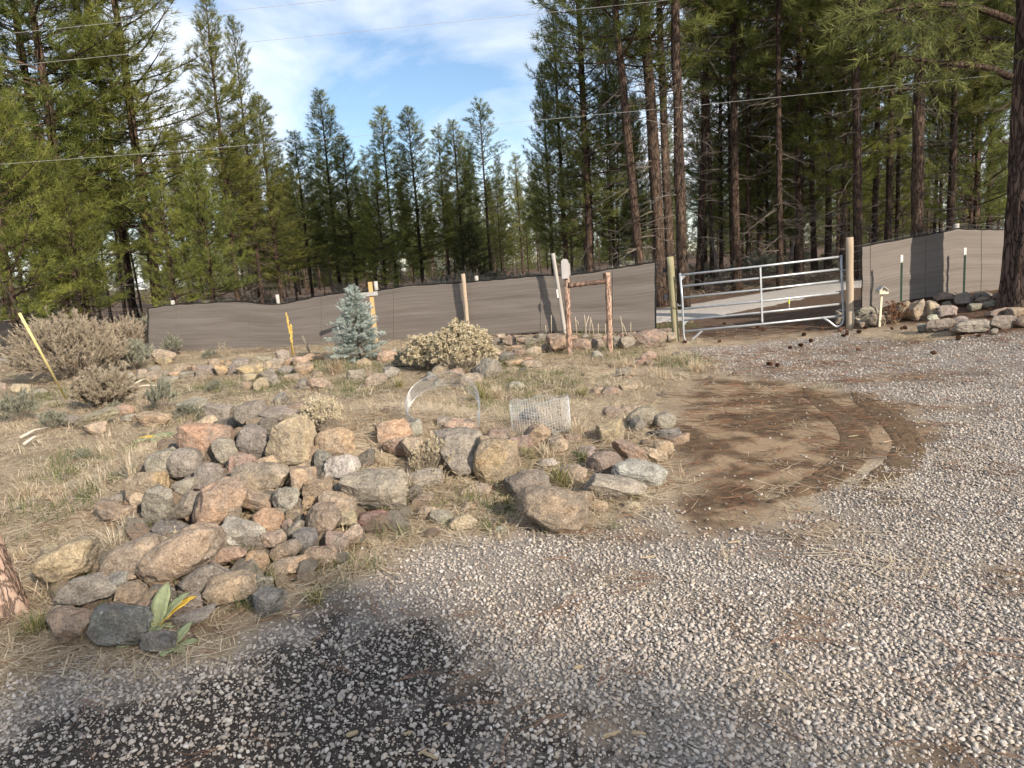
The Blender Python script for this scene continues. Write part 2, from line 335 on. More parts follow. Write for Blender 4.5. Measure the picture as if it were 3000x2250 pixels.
# wheel ruts pressed into the bare dirt
M_RUT = simple_mat('rut_dirt', (.075, .05, .032), (.165, .115, .07), 20, 0.95, bs=0.5, bd=0.01)
def rut(px):
    P = np.array([gp(*p)[:2] for p in px]); t = np.linspace(0, len(P) - 1, 240); c = np.stack([np.interp(t, np.arange(len(P)), P[:, k]) for k in (0, 1)], 1)
    for _ in range(400): c[1:-1] = (c[:-2] + c[2:] + 2 * c[1:-1]) / 4
    dl = np.concatenate([[0], np.cumsum(np.linalg.norm(np.diff(c, axis=0), axis=1))]); u = np.arange(0, dl[-1], 0.012)
    c = np.stack([np.interp(u, dl, c[:, k]) for k in (0, 1)], 1)
    T = np.gradient(c, axis=0); T /= np.linalg.norm(T, axis=1)[:, None]; Nn = np.stack([-T[:, 1], T[:, 0]], 1)
    s = np.linspace(-1, 1, 25); hw = .125 * (.25 + .75 * smooth(0, .5, u) * smooth(0, .6, dl[-1] - u))[:, None]; X = c[:, 0:1] + Nn[:, 0:1] * s * hw; Y = c[:, 1:2] + Nn[:, 1:2] * s * hw
    fade = smooth(0, 0.25, u) * smooth(0, 0.35, dl[-1] - u) * (0.75 + 0.5 * n2(c[:, 0], c[:, 1], 4, 3))
    lug = np.where(((u[:, None] / 0.042 + np.abs(s)[None, :] * 1.3) % 1) < 0.5, 1.0, 0.0) * (np.abs(s)[None, :] < 0.82) * (np.abs(np.abs(s)[None, :] - 0.42) > 0.07)
    rim = np.exp(-((np.abs(s)[None, :] - 0.86) / 0.09) ** 2)
    g_r, d_r, _, _ = zones(X, Y); Z = H(X, Y) + relief(X, Y, g_r, d_r) + 0.005 * (1 - np.abs(s)[None, :] ** 4) + np.clip(fade * (.45 + 2.0 * n2(c[:, 0], c[:, 1], 2.6, 14)), 0, 1.2)[:, None] * (0.013 * lug + 0.002 * rim) - 0.006 * (np.abs(s)[None, :] > .95)
    i = np.arange(X.size).reshape(X.shape); q = np.stack([i[:-1, :-1], i[:-1, 1:], i[1:, 1:], i[1:, :-1]], -1).reshape(-1, 4)
    return tag(put('dirt_track', tri_mesh('dirt_track', np.stack([X, Y, Z], -1).reshape(-1, 3), q[:, ::-1], M_RUT, False)), kind='structure')
rut([(2360, 1140), (2452, 1210), (2512, 1275), (2500, 1345), (2400, 1420), (2250, 1480)])['label'] = 'inner tyre track pressed into bare dirt'
rut([(2500, 1150), (2610, 1228), (2672, 1300), (2640, 1370), (2500, 1440)])['label'] = 'outer tyre track pressed into bare dirt'

# ------------------------------------------------------------------ scatter helper (only for what nobody could count)
ICO_V = None
def icosphere(sub):
    t = (1 + 5 ** .5) / 2
    v = [(-1, t, 0), (1, t, 0), (-1, -t, 0), (1, -t, 0), (0, -1, t), (0, 1, t), (0, -1, -t), (0, 1, -t), (t, 0, -1), (t, 0, 1), (-t, 0, -1), (-t, 0, 1)]
    f = [(0, 11, 5), (0, 5, 1), (0, 1, 7), (0, 7, 10), (0, 10, 11), (1, 5, 9), (5, 11, 4), (11, 10, 2), (10, 7, 6), (7, 1, 8), (3, 9, 4), (3, 4, 2), (3, 2, 6), (3, 6, 8), (3, 8, 9), (4, 9, 5), (2, 4, 11), (6, 2, 10), (8, 6, 7), (9, 8, 1)]
    v = [np.array(a) / np.linalg.norm(a) for a in v]
    for _ in range(sub):
        c = {}; nf = []
        def mid(a, b):
            k = (min(a, b), max(a, b))
            if k not in c: q = v[a] + v[b]; v.append(q / np.linalg.norm(q)); c[k] = len(v) - 1
            return c[k]
        for a, b, d in f:
            x, y, z = mid(a, b), mid(b, d), mid(d, a); nf += [(a, x, z), (b, y, x), (d, z, y), (x, y, z)]
        f = nf
    return np.array(v), np.array(f)
ICO = {k: icosphere(k) for k in (1, 2, 3, 4)}
def rotz_tilt(n, rng, tilt):
    return np.stack([rng.uniform(-tilt, tilt, n), rng.uniform(-tilt, tilt, n), rng.uniform(0, 2 * math.pi, n)], 1)
def scatter(name, meshes, P, R, S, label):
    """one object of kind stuff: every point carries one of the given small meshes"""
    coll = bpy.data.collections.new(name + '_pieces')
    for k, m in enumerate(meshes):
        coll.objects.link(m if isinstance(m, bpy.types.Object) else bpy.data.objects.new(name + '_piece', m))
    me = bpy.data.meshes.new(name); me.vertices.add(len(P)); me.vertices.foreach_set('co', np.asarray(P, np.float32).ravel())
    a = me.attributes.new('rot', 'FLOAT_VECTOR', 'POINT'); a.data.foreach_set('vector', np.asarray(R, np.float32).ravel())
    a = me.attributes.new('siz', 'FLOAT', 'POINT'); a.data.foreach_set('value', np.asarray(S, np.float32).ravel())
    me.update(); o = put(name, me)
    g = bpy.data.node_groups.new(name, 'GeometryNodeTree')
    g.interface.new_socket('Geometry', in_out='INPUT', socket_type='NodeSocketGeometry'); g.interface.new_socket('Geometry', in_out='OUTPUT', socket_type='NodeSocketGeometry')
    N = g.nodes.new; L = g.links.new
    gi, go = N('NodeGroupInput'), N('NodeGroupOutput'); iop = N('GeometryNodeInstanceOnPoints'); ci = N('GeometryNodeCollectionInfo')
    ci.inputs['Collection'].default_value = coll; ci.inputs['Separate Children'].default_value = True; ci.inputs['Reset Children'].default_value = True
    iop.inputs['Pick Instance'].default_value = True
    rv = N('FunctionNodeRandomValue'); rv.data_type = 'INT'; rv.inputs['Min'].default_value = 0
    [i for i in rv.inputs if i.name == 'Max' and i.type == 'INT'][0].default_value = len(meshes) - 1
    [i for i in rv.inputs if i.name == 'Min' and i.type == 'INT'][0].default_value = 0
    ra = N('GeometryNodeInputNamedAttribute'); ra.data_type = 'FLOAT_VECTOR'; ra.inputs['Name'].default_value = 'rot'
    sa = N('GeometryNodeInputNamedAttribute'); sa.data_type = 'FLOAT'; sa.inputs['Name'].default_value = 'siz'
    e2r = N('FunctionNodeEulerToRotation'); L(ra.outputs['Attribute'], e2r.inputs[0])
    L(gi.outputs[0], iop.inputs['Points']); L(ci.outputs[0], iop.inputs['Instance']); L([q for q in rv.outputs if q.type == 'INT'][0], iop.inputs['Instance Index'])
    L(e2r.outputs[0], iop.inputs['Rotation']); L(sa.outputs['Attribute'], iop.inputs['Scale']); L(iop.outputs[0], go.inputs[0])
    md = o.modifiers.new('scatter', 'NODES'); md.node_group = g
    return tag(o, label, kind='stuff')

# crushed stone
def gravel_mat():
    m, N, L, p, o = new_mat('gravel_stone')
    oi = N('ShaderNodeObjectInfo'); r = ramp(N, L, oi.outputs['Random'], [(0, (.19, .168, .148)), (.15, (.275, .246, .218)), (.4, (.365, .328, .29)), (.6, (.44, .40, .355)), (.74, (.40, .335, .265)), (.86, (.415, .36, .315)), (.96, (.53, .495, .45))])
    tcn = N('ShaderNodeTexCoord'); f = noise(N, L, tcn.outputs['Object'], 3, 4, .7)
    c = mixc(N, L, f, (.75, .75, .75), (1.2, 1.2, 1.2)); L(mixc(N, L, 1.0, r.outputs[0], c, 'MULTIPLY'), p.inputs['Base Color']); p.inputs['Roughness'].default_value = .85
    return m
M_STONE = gravel_mat()
rs = np.random.default_rng(11)
def pebble(seed, flat_=0.62, cuts=9):
    r = np.random.default_rng(seed); V, Fc = ICO[1]; V = V.copy()
    for _ in range(cuts):
        n = r.normal(size=3); n /= np.linalg.norm(n); d = r.uniform(.45, .8); q = V @ n; V -= np.outer(np.maximum(q - d, 0), n)
    V *= np.array([r.uniform(.75, 1.15), r.uniform(.6, .9), flat_ * r.uniform(.7, 1.1)]); V /= np.abs(V).max() * 2
    return V, Fc
PEB = [tri_mesh('pebble', *pebble(k), M_STONE) for k in range(9)]
def jit_grid(x0, x1, y0, y1, st, rng):
    X, Y = np.meshgrid(np.arange(x0, x1, st), np.arange(y0, y1, st)); X = X.ravel() + rng.uniform(-.5, .5, X.size) * st; Y = Y.ravel() + rng.uniform(-.5, .5, Y.size) * st
    return X, Y
Ps, Ss = [], []
for (y0, y1, st, s0, s1) in ((1.5, 3.2, .0148, .009, .030), (3.2, 5.2, .0175, .011, .028), (5.2, 8.0, .026, .016, .032), (8.0, 13.4, .044, .022, .038)):
    X, Y = jit_grid(-4.2 if y0 < 3 else -2.4, 3.2 + y1 * .78, y0, y1, st, rs)
    vis = (X > -0.86 * Y - .6) & (X < 0.80 * Y + .6); X, Y = X[vis], Y[vis]
    g, d, k, fz = zones(X, Y)
    patch = smooth(-.22, .18, n2(X * .55 + Y * .25, Y * .8 - X * .1, 1.0, 31) + 0.5 * n2(X, Y, 5, 33) + 0.16)
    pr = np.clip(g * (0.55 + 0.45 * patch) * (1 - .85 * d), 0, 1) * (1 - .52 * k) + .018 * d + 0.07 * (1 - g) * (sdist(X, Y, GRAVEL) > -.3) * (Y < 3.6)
    if y0 >= 8: pr *= .8
    kp = rs.random(X.size) < pr; X, Y, k = X[kp], Y[kp], k[kp]
    s = s0 + (s1 - s0) * rs.random(X.size) ** 1.7
    z = H(X, Y) + s * .18 + n2(X, Y, 0.9, 5) * 0.012
    Ps.append(np.stack([X, Y, z], 1)); Ss.append(s)
X, Y = jit_grid(-3.4, 3.0, 1.6, 3.9, .0125, rs); vis = (X > -.86 * Y - .5) & (X < .80 * Y + .4); X, Y = X[vis], Y[vis]; g, d, k, fz = zones(X, Y)
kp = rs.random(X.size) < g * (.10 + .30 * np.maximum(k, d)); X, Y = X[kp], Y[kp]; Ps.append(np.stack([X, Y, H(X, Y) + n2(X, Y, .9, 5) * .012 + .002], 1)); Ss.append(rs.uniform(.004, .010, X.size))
Ps = np.concatenate(Ps); Ss = np.concatenate(Ss)

scatter('gravel', PEB, Ps, rotz_tilt(len(Ps), rs, .7), Ss, 'grey crushed stone gravel covering the driveway')
# ================================================================== TREES
def bark_mat(name, a, b, c, sc=7.0, bs=0.9, bd=0.03):
    m, N, L, p, o = new_mat(name)
    tcn = N('ShaderNodeTexCoord'); mpn = N('ShaderNodeMapping'); L(tcn.outputs['Object'], mpn.inputs['Vector']); mpn.inputs['Scale'].default_value = (1, 1, .22)
    v = N('ShaderNodeTexVoronoi', feature='DISTANCE_TO_EDGE'); v.inputs['Scale'].default_value = sc * 2.2
    nn = N('ShaderNodeTexNoise'); nn.inputs['Scale'].default_value = sc * 1.5; nn.inputs['Detail'].default_value = 5; L(mpn.outputs[0], nn.inputs['Vector'])
    ad = N('ShaderNodeMix', data_type='RGBA', blend_type='LINEAR_LIGHT'); ad.inputs['Factor'].default_value = 0.12; L(mpn.outputs[0], ad.inputs['A']); L(nn.outputs['Color'], ad.inputs['B']); L(ad.outputs['Result'], v.inputs['Vector'])
    f = noise(N, L, mpn.outputs[0], sc, 6, .65)
    col = ramp(N, L, f, [(.3, a), (.5, b), (.72, c)]).outputs[0]
    cr = ramp(N, L, v.outputs['Distance'], [(0, (.25, .25, .25)), (.16, (1, 1, 1))]).outputs[0]
    oi = N('ShaderNodeObjectInfo'); mr = N('ShaderNodeMapRange'); mr.inputs['To Min'].default_value = .75; mr.inputs['To Max'].default_value = 1.25; L(oi.outputs['Random'], mr.inputs['Value'])
    hs = N('ShaderNodeHueSaturation'); L(mr.outputs[0], hs.inputs['Value']); L(mixc(N, L, 1.0, col, cr, 'MULTIPLY'), hs.inputs['Color']); L(hs.outputs[0], p.inputs['Base Color'])
    bump(N, L, p, cr, bs, bd); return m
M_BARK = bark_mat('pine_bark', (.045, .031, .025), (.10, .068, .05), (.175, .118, .084))
M_TWIG = simple_mat('dead_twig', (.075, .062, .052), (.165, .14, .118), 6, .9, bs=0)
M_NEEDLE = leaf_mat('pine_needles', (.052, .072, .023), (.26, .275, .088), .38, .18)
trng = np.random.default_rng(5)
def tuft_template(rng, n=26, ln=.185, ax=.19, w=.0115, spread=(25, 80)):
    """one bottle-brush spray of needles along +Z: n thin triangles"""
    z = rng.uniform(0, 1, n) ** .8 * ax; az = rng.uniform(0, 2 * math.pi, n); th = np.radians(rng.uniform(spread[0], spread[1], n) * (1 - .35 * z / ax))
    d = np.stack([np.sin(th) * np.cos(az), np.sin(th) * np.sin(az), np.cos(th)], 1); L = ln * rng.uniform(.75, 1.1, n)
    b = np.stack([np.zeros(n), np.zeros(n), z], 1); s = np.cross(d, rng.normal(size=(n, 3))); s /= np.linalg.norm(s, axis=1)[:, None]
    V = np.stack([b + s * w * .5, b - s * w * .5, b + d * L[:, None]], 1)
    return V
TUFTS = [tuft_template(trng) for _ in range(5)]
def frames(D, rng):
    D = D / (np.linalg.norm(D, axis=1)[:, None] + 1e-9); r = rng.normal(size=D.shape); A = np.cross(D, r); A /= np.linalg.norm(A, axis=1)[:, None]; B = np.cross(D, A)
    return np.stack([A, B, D], 2)
def place_tufts(P, D, S, tone, rng, temps=None):
    temps = temps or TUFTS; P = np.asarray(P); M = frames(np.asarray(D), rng); S = np.asarray(S); tone = np.asarray(tone); which = rng.integers(0, len(temps), len(P)); Vs, Ts = [], []
    for k, T in enumerate(temps):
        q = which == k
        if not q.any(): continue
        n = T.shape[0]; v = np.einsum('mij,nkj->mnki', M[q], T) * S[q][:, None, None, None] + P[q][:, None, None, :]
        Vs.append(v.reshape(-1, 3)); t = np.clip(tone[q][:, None] + rng.normal(0, .12, (q.sum(), n)), 0, 1); Ts.append(np.repeat(t.ravel(), 3))
    V = np.concatenate(Vs); T = np.concatenate(Ts)
    return V, np.arange(len(V)).reshape(-1, 3), np.stack([T, T, T, np.ones_like(T)], 1)
def bez(a, d, L, up, n=5):
    """a limb that leaves along d and bends upward (or down) over its length L"""
    t = np.linspace(0, 1, n)[:, None]; return a + d * L * t + np.array([0, 0, 1.0]) * up * L * t * t
def pine(name, seed, Ht, base, R, nb, r0, dead=0, dead_lo=1.0, tpm=8.0, tsize=1.0, top_round=.75, droop=0.0, sweep=.48):
    rng = np.random.default_rng(seed); n = 22
    z = np.linspace(0, 1, n) ** 1.1 * Ht; wob = np.stack([np.cumsum(rng.normal(0, .012, n)), np.cumsum(rng.normal(0, .012, n)), z], 1)
    rr = r0 * .66 * (1 - z / Ht) ** .8 + .012; rr[0] *= 1.35; rr[1] *= 1.1
    tb = MB(); tb.tube(wob, rr, 9, jit=1 + rng.normal(0, .06, (n, 9)))
    axis_at = lambda h: np.array([np.interp(h, z, wob[:, 0]), np.interp(h, z, wob[:, 1]), h])
    lb = MB(); P, D, S, T = [], [], [], []
    for i in range(nb):
        t = (i + rng.uniform(0, 1)) / nb; t = t ** .92; h = base + (Ht - base) * t * .985
        L = R * (1 - t) ** top_round * rng.uniform(.55, 1.18) * min(1, .55 + t * 3.5) + .12
        az = i * 2.399 + rng.normal(0, .5); el = math.radians(-3 + 48 * t + rng.normal(0, 8)) - droop * (1 - t)
        d = np.array([math.cos(az) * math.cos(el), math.sin(az) * math.cos(el), math.sin(el)])
        a = axis_at(h); C = bez(a, d, L, sweep * (0.5 + .5 * t) * rng.uniform(.5, 1.3)); lb.tube(C, np.linspace(.012 + .011 * L, .005, 5), 3, cap=False)
        nt_ = max(3, int(L * tpm * 1.5)); bt = rng.uniform(-.12, .42); bs_ = rng.uniform(.8, 1.25)
        for q in range(nt_):
            f = .16 + .84 * (q + 1) / nt_; c = np.array([np.interp(f, np.linspace(0, 1, 5), C[:, k]) for k in range(3)])
            tan = C[min(4, int(f * 4) + 1 if f < 1 else 4)] - C[max(0, min(3, int(f * 4)))]; tan /= np.linalg.norm(tan) + 1e-9
            sd = np.cross(tan, (0, 0, 1)); sd /= np.linalg.norm(sd) + 1e-9
            off = 0 if q == nt_ - 1 else rng.choice([-1, 1]) * rng.uniform(.25, 1.0) * (1.15 - f) * L * .34
            e = c + sd * off + np.array([0, 0, rng.uniform(-.05, .14) + abs(off) * .12])
            if abs(off) > .12 and rng.random() < .6: lb.tube(np.array([c, e]), [.006, .004], 3, cap=False)
            dd = tan * .8 + sd * np.sign(off) * .55 + np.array([0, 0, rng.uniform(.1, .7)]) + rng.normal(0, .22, 3)
            P.append(e); D.append(dd); S.append(tsize * .9 * bs_ * rng.uniform(.75, 1.2)); T.append(np.clip(.32 + bt + rng.normal(0, .16), 0, 1))
    for q in range(5): P.append(axis_at(Ht - .12 * q)); D.append(np.array([rng.normal(0, .3), rng.normal(0, .3), 1])); S.append(tsize); T.append(.6)
    db = MB()
    for i in range(int(dead * .6)):
        h = dead_lo + (base + (Ht - base) * .25 - dead_lo) * rng.uniform(0, 1); L = rng.uniform(.35, 1.0) * R * .75; az = rng.uniform(0, 6.283); el = math.radians(rng.uniform(-30, 12))
        d = np.array([math.cos(az) * math.cos(el), math.sin(az) * math.cos(el), math.sin(el)]); C = bez(axis_at(h), d, L, rng.uniform(-.3, .35)) + rng.normal(0, .025, (5, 3)) * np.linspace(0, 1, 5)[:, None]
        db.tube(C, np.linspace(.014, .004, 5), 3, cap=False)
        for q in range(rng.integers(2, 5)):
            k = rng.integers(1, 4); s = C[k]; e = s + d * L * .25 + rng.normal(0, .16, 3) * L; db.tube(np.array([s, (s + e) / 2 + rng.normal(0, .03, 3), e]), [.006, .005, .003], 3, cap=False)
    V, Fc, Cc = place_tufts(P, D, S, T, rng)
    return dict(trunk=tb.mesh(name + '_trunk', M_BARK, True), limbs=lb.mesh(name + '_limbs', M_BARK), dead_limbs=db.mesh(name + '_dead', M_TWIG) if dead else None,
                crown=tri_mesh(name + '_crown', V, Fc, M_NEEDLE, False, Cc), H=Ht)
PINE = dict(
    bushy=pine('bushy', 1, 8.0, .9, 2.1, 120, .15, 26, .3, 9.5, 1.15),
    bushyB=pine('bushyB', 2, 6.0, 1.2, 1.7, 85, .12, 30, .3, 10, 1.1),
    full=pine('full', 3, 14, 2.2, 2.0, 150, .20, 40, .6, 8.5, 1.15),
    fullB=pine('fullB', 4, 14, 3.2, 1.75, 140, .19, 60, .7, 8.5, 1.15),
    tall=pine('tall', 6, 19, 5.5, 2.3, 150, .26, 90, .9, 8.0, 1.25, .65),
    tallB=pine('tallB', 7, 18, 4.5, 1.9, 150, .22, 90, .8, 8.0, 1.2, .7),
    pole=pine('pole', 8, 17, 7.0, 1.6, 110, .17, 130, 1.0, 8.0, 1.2, .55),
    poleB=pine('poleB', 9, 16, 5.8, 1.45, 100, .14, 120, .8, 8.0, 1.15, .6),
    sparse=pine('sparse', 10, 13, 5.6, 1.25, 75, .16, 90, 1.2, 7.0, 1.1, .45),
    slim=pine('slim', 12, 12, 2.6, 1.1, 110, .13, 60, .6, 9.0, 1.05, .6),
    young=pine('young', 13, 6, .4, 1.25, 90, .09, 10, .2, 9.5, .95, .7),
)
def tree(kind, X, Y, Ht, label, group=None, tint=(1, 1, 1), lean=(0, 0), rz=None, wide=1.0, name='pine_tree', cat='tree', thick=1.0, z=None):
    pr = PINE[kind]; s = Ht / pr['H']; rz = trng.uniform(0, 6.283) if rz is None else rz
    t = thing(name, label, cat, (X, Y, (Hs(X, Y) if z is None else z) - .06), (lean[1], lean[0], 0), group)
    for part in ('trunk', 'limbs', 'dead_limbs', 'crown'):
        if pr[part] is None: continue
        o = put(part, pr[part], t, (0, 0, 0), (0, 0, rz), ((s * thick, s * thick, s) if part == 'trunk' else (s * wide, s * wide, s)))
        if part == 'dead_limbs': o['kind'] = 'stuff'
        if part == 'crown': o.color = (*tint, 1)
    return t
def tree_top(kind, px, py, Y, label, **k):
    """a pine whose tip is seen at a pixel, standing Y metres into the picture"""
    p = atY(px, py, Y); return tree(kind, p[0], Y, p[2] - Hs(p[0], Y) + .06, label, **k)
def tree_at(kind, px, py, Y, Ht, label, **k):
    """a pine whose stem passes a pixel"""
    p = atY(px, py, Y); return tree(kind, p[0], Y, Ht, label, **k)
YEL = (1.22, 1.2, .92); MIDG = (1.28, 1.2, .98); DK = (1.0, 1.02, .93); OLV = (1.08, 1.12, .9)
G = 'pines standing behind the fence'
tree_at('bushy', 20, 800, 20.0, 8.6, 'bright yellow-green bushy pine cut by the left edge, branches reaching low', tint=YEL, wide=1.05, rz=.4)
tree_at('bushyB', 235, 840, 21.5, 4.9, 'short bushy yellow-green pine behind the big brown bush at the left', tint=YEL, wide=1.0, rz=2.0)
tree_at('full', 200, 640, 25, 19, 'tall thick-stemmed pine, leftmost of those whose tops leave the picture', tint=OLV, rz=1.0, wide=1.5, thick=1.0)
tree_at('full', 90, 300, 26.5, 19, 'tall full-crowned pine at the left edge behind the bright bushy one', tint=OLV, rz=3.0, wide=1.4)
tree_at('full', 420, 600, 27, 18.5, 'tall twin-topped pine between the left edge and the bare double trunk', tint=MIDG, rz=5.3, wide=1.45)
tree_at('fullB', 345, 600, 30, 17, 'tall pine just behind the twin-topped one, its top out of the picture', tint=MIDG, rz=2.2)
tree_at('young', 500, 800, 24.5, 5.2, 'young bright-green pine in front of the bare double trunk', tint=YEL, rz=.3)
tree_at('bushyB', 610, 760, 25.5, 5.6, 'young bushy pine at the foot of the two bare brown trunks', tint=OLV, rz=1.3)
tree_top('fullB', 580, -15, 29, 'pine with long bare brown trunk and pointed crown touching the top edge', tint=MIDG, rz=4.0, wide=1.25, lean=(rad(1.2), 0))
tree_top('poleB', 665, 60, 30.5, 'slimmer bare-trunked pine right beside the one touching the top edge', tint=MIDG, rz=2.6, wide=1.25, lean=(rad(1.0), 0))
tree_top('full', 755, 285, 33, 'full pine stepping down right of the bare double trunks', tint=MIDG, rz=1.9, wide=1.75, thick=1.1)
tree_top('fullB', 862, 390, 36, 'thin dark pine left of the spire-topped pine', tint=DK, rz=.5, wide=1.75, thick=1.1)
tree_top('fullB', 935, 272, 38, 'spire-topped pine, tallest between the left stand and the gap of sky', tint=MIDG, rz=1.5, wide=1.75, thick=1.1)
tree_top('full', 1000, 402, 36, 'dense dark-green pine just right of the spire-topped one', tint=DK, rz=2.5, wide=1.75, thick=1.1)
tree_top('slim', 1068, 450, 40, 'small pine tip between the dense dark pine and the dead-topped one', tint=MIDG, rz=3.5, wide=1.75, thick=1.1)
tree_top('young', 1100, 512, 34, 'pale yellow-green young pine below the dead-topped pine', tint=YEL, rz=.9, wide=1.25)
tree_top('fullB', 1115, 318, 42, 'pine with a thin dead tip in the middle of the skyline', tint=MIDG, rz=4.4, wide=1.75, thick=1.1)
tree_top('full', 1194, 320, 40, 'broad pine right of the dead-topped one in the middle of the skyline', tint=MIDG, rz=5.2, wide=1.75, thick=1.1)
tree_top('slim', 1280, 380, 46, 'narrow distant pine left of the lone open-crowned pine', tint=MIDG, rz=.2, wide=1.75, thick=1.1)
tree_top('fullB', 1325, 358, 42, 'full pine directly left of the lone open-crowned pine', tint=MIDG, rz=1.1, wide=1.75, thick=1.1)
tree_top('sparse', 1402, 308, 44, 'lone open-crowned pine with long bare trunk under the blue sky', tint=OLV, rz=2.1, wide=1.75, thick=1.1)
tree_top('slim', 1510, 455, 52, 'distant pine in the low part of the skyline left of the tall right-hand stand', tint=MIDG, rz=3.3, wide=1.75, thick=1.1)
tree_top('slim', 1450, 520, 50, 'distant low pine right of the lone open-crowned pine', tint=MIDG, rz=1.3, wide=1.75, thick=1.1)
tree_top('full', 1620, 32, 27, 'tall pointed pine that starts the right-hand stand, tip in open sky', tint=DK, rz=.8, wide=1.05)
tree_top('fullB', 1585, 190, 31, 'pine tucked behind the tall pointed pine of the right-hand stand', tint=MIDG, rz=2.8)
tree_at('full', 1715, 500, 25, 15, 'dark bushy pine between the pointed pine and the group of leaning trunks', tint=DK, rz=4.1)
tree_at('tall', 1872, 500, 20, 22, 'slender reddish trunk leaning left, first of the trunk group behind the fence end', tint=DK, lean=(rad(-3.6), 0), thick=.6, rz=.6)
tree_at('tall', 1925, 500, 21, 24, 'thick straight dark trunk in the middle of the group behind the fence end', tint=DK, thick=.8, rz=2.4, lean=(rad(-1), 0))
tree_at('tallB', 1955, 520, 22.5, 21, 'trunk just right of the thick one in the group behind the fence end', tint=DK, rz=5.0, thick=.75)
tree_at('pole', 1992, 600, 19.2, 21, 'broad brown trunk directly behind the left gate post', tint=DK, rz=1.2, thick=.95)
RT = [('pole', 2042, 700, 24, 20, 'dark trunk leaning right above the left end of the gate', (3.0, 0), 1.1, DK),
 ('poleB', 2082, 650, 27, 18, 'thin trunk above the left quarter of the gate', (0, 0), 1.0, MIDG),
 ('poleB', 2108, 640, 30, 19, 'thin trunk right beside another above the left quarter of the gate', (1.0, 0), 1.0, DK),
 ('tall', 2155, 600, 23, 21, 'thick dark trunk above the left third of the gate', (0, 0), .95, DK),
 ('pole', 2192, 700, 28, 17, 'trunk with mid-height green crown above the left third of the gate', (1.4, 0), 1.2, OLV),
 ('fullB', 2226, 650, 31, 17, 'leafy pine behind the gate rails, low green crown', (0, 0), 1.0, OLV),
 ('poleB', 2283, 600, 21.5, 19, 'straight slender trunk above the middle of the gate, foot on the dirt bank', (0, 0), 1.05, OLV),
 ('tallB', 2335, 600, 25, 20, 'dark trunk right of the slender one above the middle of the gate', (.8, 0), 1.0, DK),
 ('pole', 2388, 600, 26.5, 18, 'trunk above the right third of the gate with high green crown', (-.6, 0), 1.1, OLV),
 ('tall', 2427, 650, 26, 19, 'thick dark trunk above the right end of the gate', (.6, 0), .9, DK),
 ('poleB', 2455, 600, 36, 18, 'thin distant trunk just left of the right gate post', (0, 0), 1.0, MIDG),
 ('full', 2470, 450, 29, 18, 'green-crowned pine rising above the right gate post', (0, 0), .9, OLV),
 ('tall', 2514, 600, 21, 20, 'thick trunk rising right behind the right gate post', (-.8, 0), 1.0, DK),
 ('pole', 2560, 600, 25.5, 19, 'dark trunk above the left part of the right-hand screen', (0, 0), 1.1, DK),
 ('tallB', 2602, 600, 24, 18, 'dark trunk above the shadow stripes of the right-hand screen', (.8, 0), .95, DK),
 ('poleB', 2630, 560, 30, 18, 'thin trunk beside the dark one above the shadow stripes', (0, 0), 1.0, MIDG),
 ('tall', 2692, 500, 19.5, 21, 'broad straight trunk standing close behind the right-hand screen', (0, 0), 1.15, DK),
 ('poleB', 2738, 600, 34, 17, 'thin trunk between the broad trunk and the fence post of the right screen', (1, 0), 1.0, DK),
 ('tallB', 2790, 500, 24, 18, 'lit trunk rising behind the post of the right-hand screen', (-.5, 0), 1.1, MIDG),
 ('pole', 2828, 500, 33, 17, 'distant trunk right of the screen post', (0, 0), 1.0, MIDG),
 ('tallB', 2865, 500, 27, 18, 'dark trunk between the screen post and the big right-hand pine', (.5, 0), 1.0, DK),
 ('fullB', 2905, 450, 30, 17, 'green pine just left of the big right-hand pine', (0, 0), 1.0, OLV),
 ('tall', 2985, 450, 25, 19, 'pine half hidden behind the big trunk at the right edge', (0, 0), 1.0, DK)]
RT += [('full', 2140, 500, 29, 12.5, 'green pine of middle height above the left third of the gate', (0, 0), .9, OLV), ('bushy', 2245, 560, 33, 10.5, 'bushy green pine filling the gap above the middle of the gate', (0, 0), .9, OLV),
 ('full', 2345, 450, 28, 14, 'green pine with hanging boughs above the right half of the gate', (0, 0), .9, YEL), ('full', 2475, 400, 24, 13.5, 'bright green pine with low boughs above the right gate post', (0, 0), .9, YEL), ('bushy', 2610, 560, 36, 10, 'bushy green pine deep behind the shadow stripes of the right screen', (0, 0), .9, MIDG),
 ('full', 2760, 520, 30, 12, 'green pine of middle height above the right-hand screen', (0, 0), .9, OLV), ('bushy', 2845, 560, 27, 9, 'bushy green pine right of the screen post', (0, 0), .9, OLV), ('full', 2060, 480, 34, 14, 'green pine rising between the trunk group and the gate', (0, 0), .9, OLV), ('full', 1790, 520, 29, 11, 'green pine with low boughs above the right end of the long screen', (0, 0), .9, OLV)]
for kd, px, py, Y, Ht, lab, ln, th, ti in RT: tree_at(kd, px, py, Y, Ht, lab, lean=(rad(ln[0]), 0), thick=th * .72, tint=ti, wide=1.0)
# dark little juniper in the gap
_j = atY(1370, 690, 34); tree('young', _j[0], 34, 3.4, 'dark rounded juniper bush in the gap behind the fence', tint=(.45, .5, .5), wide=1.9, name='juniper', rz=.2)
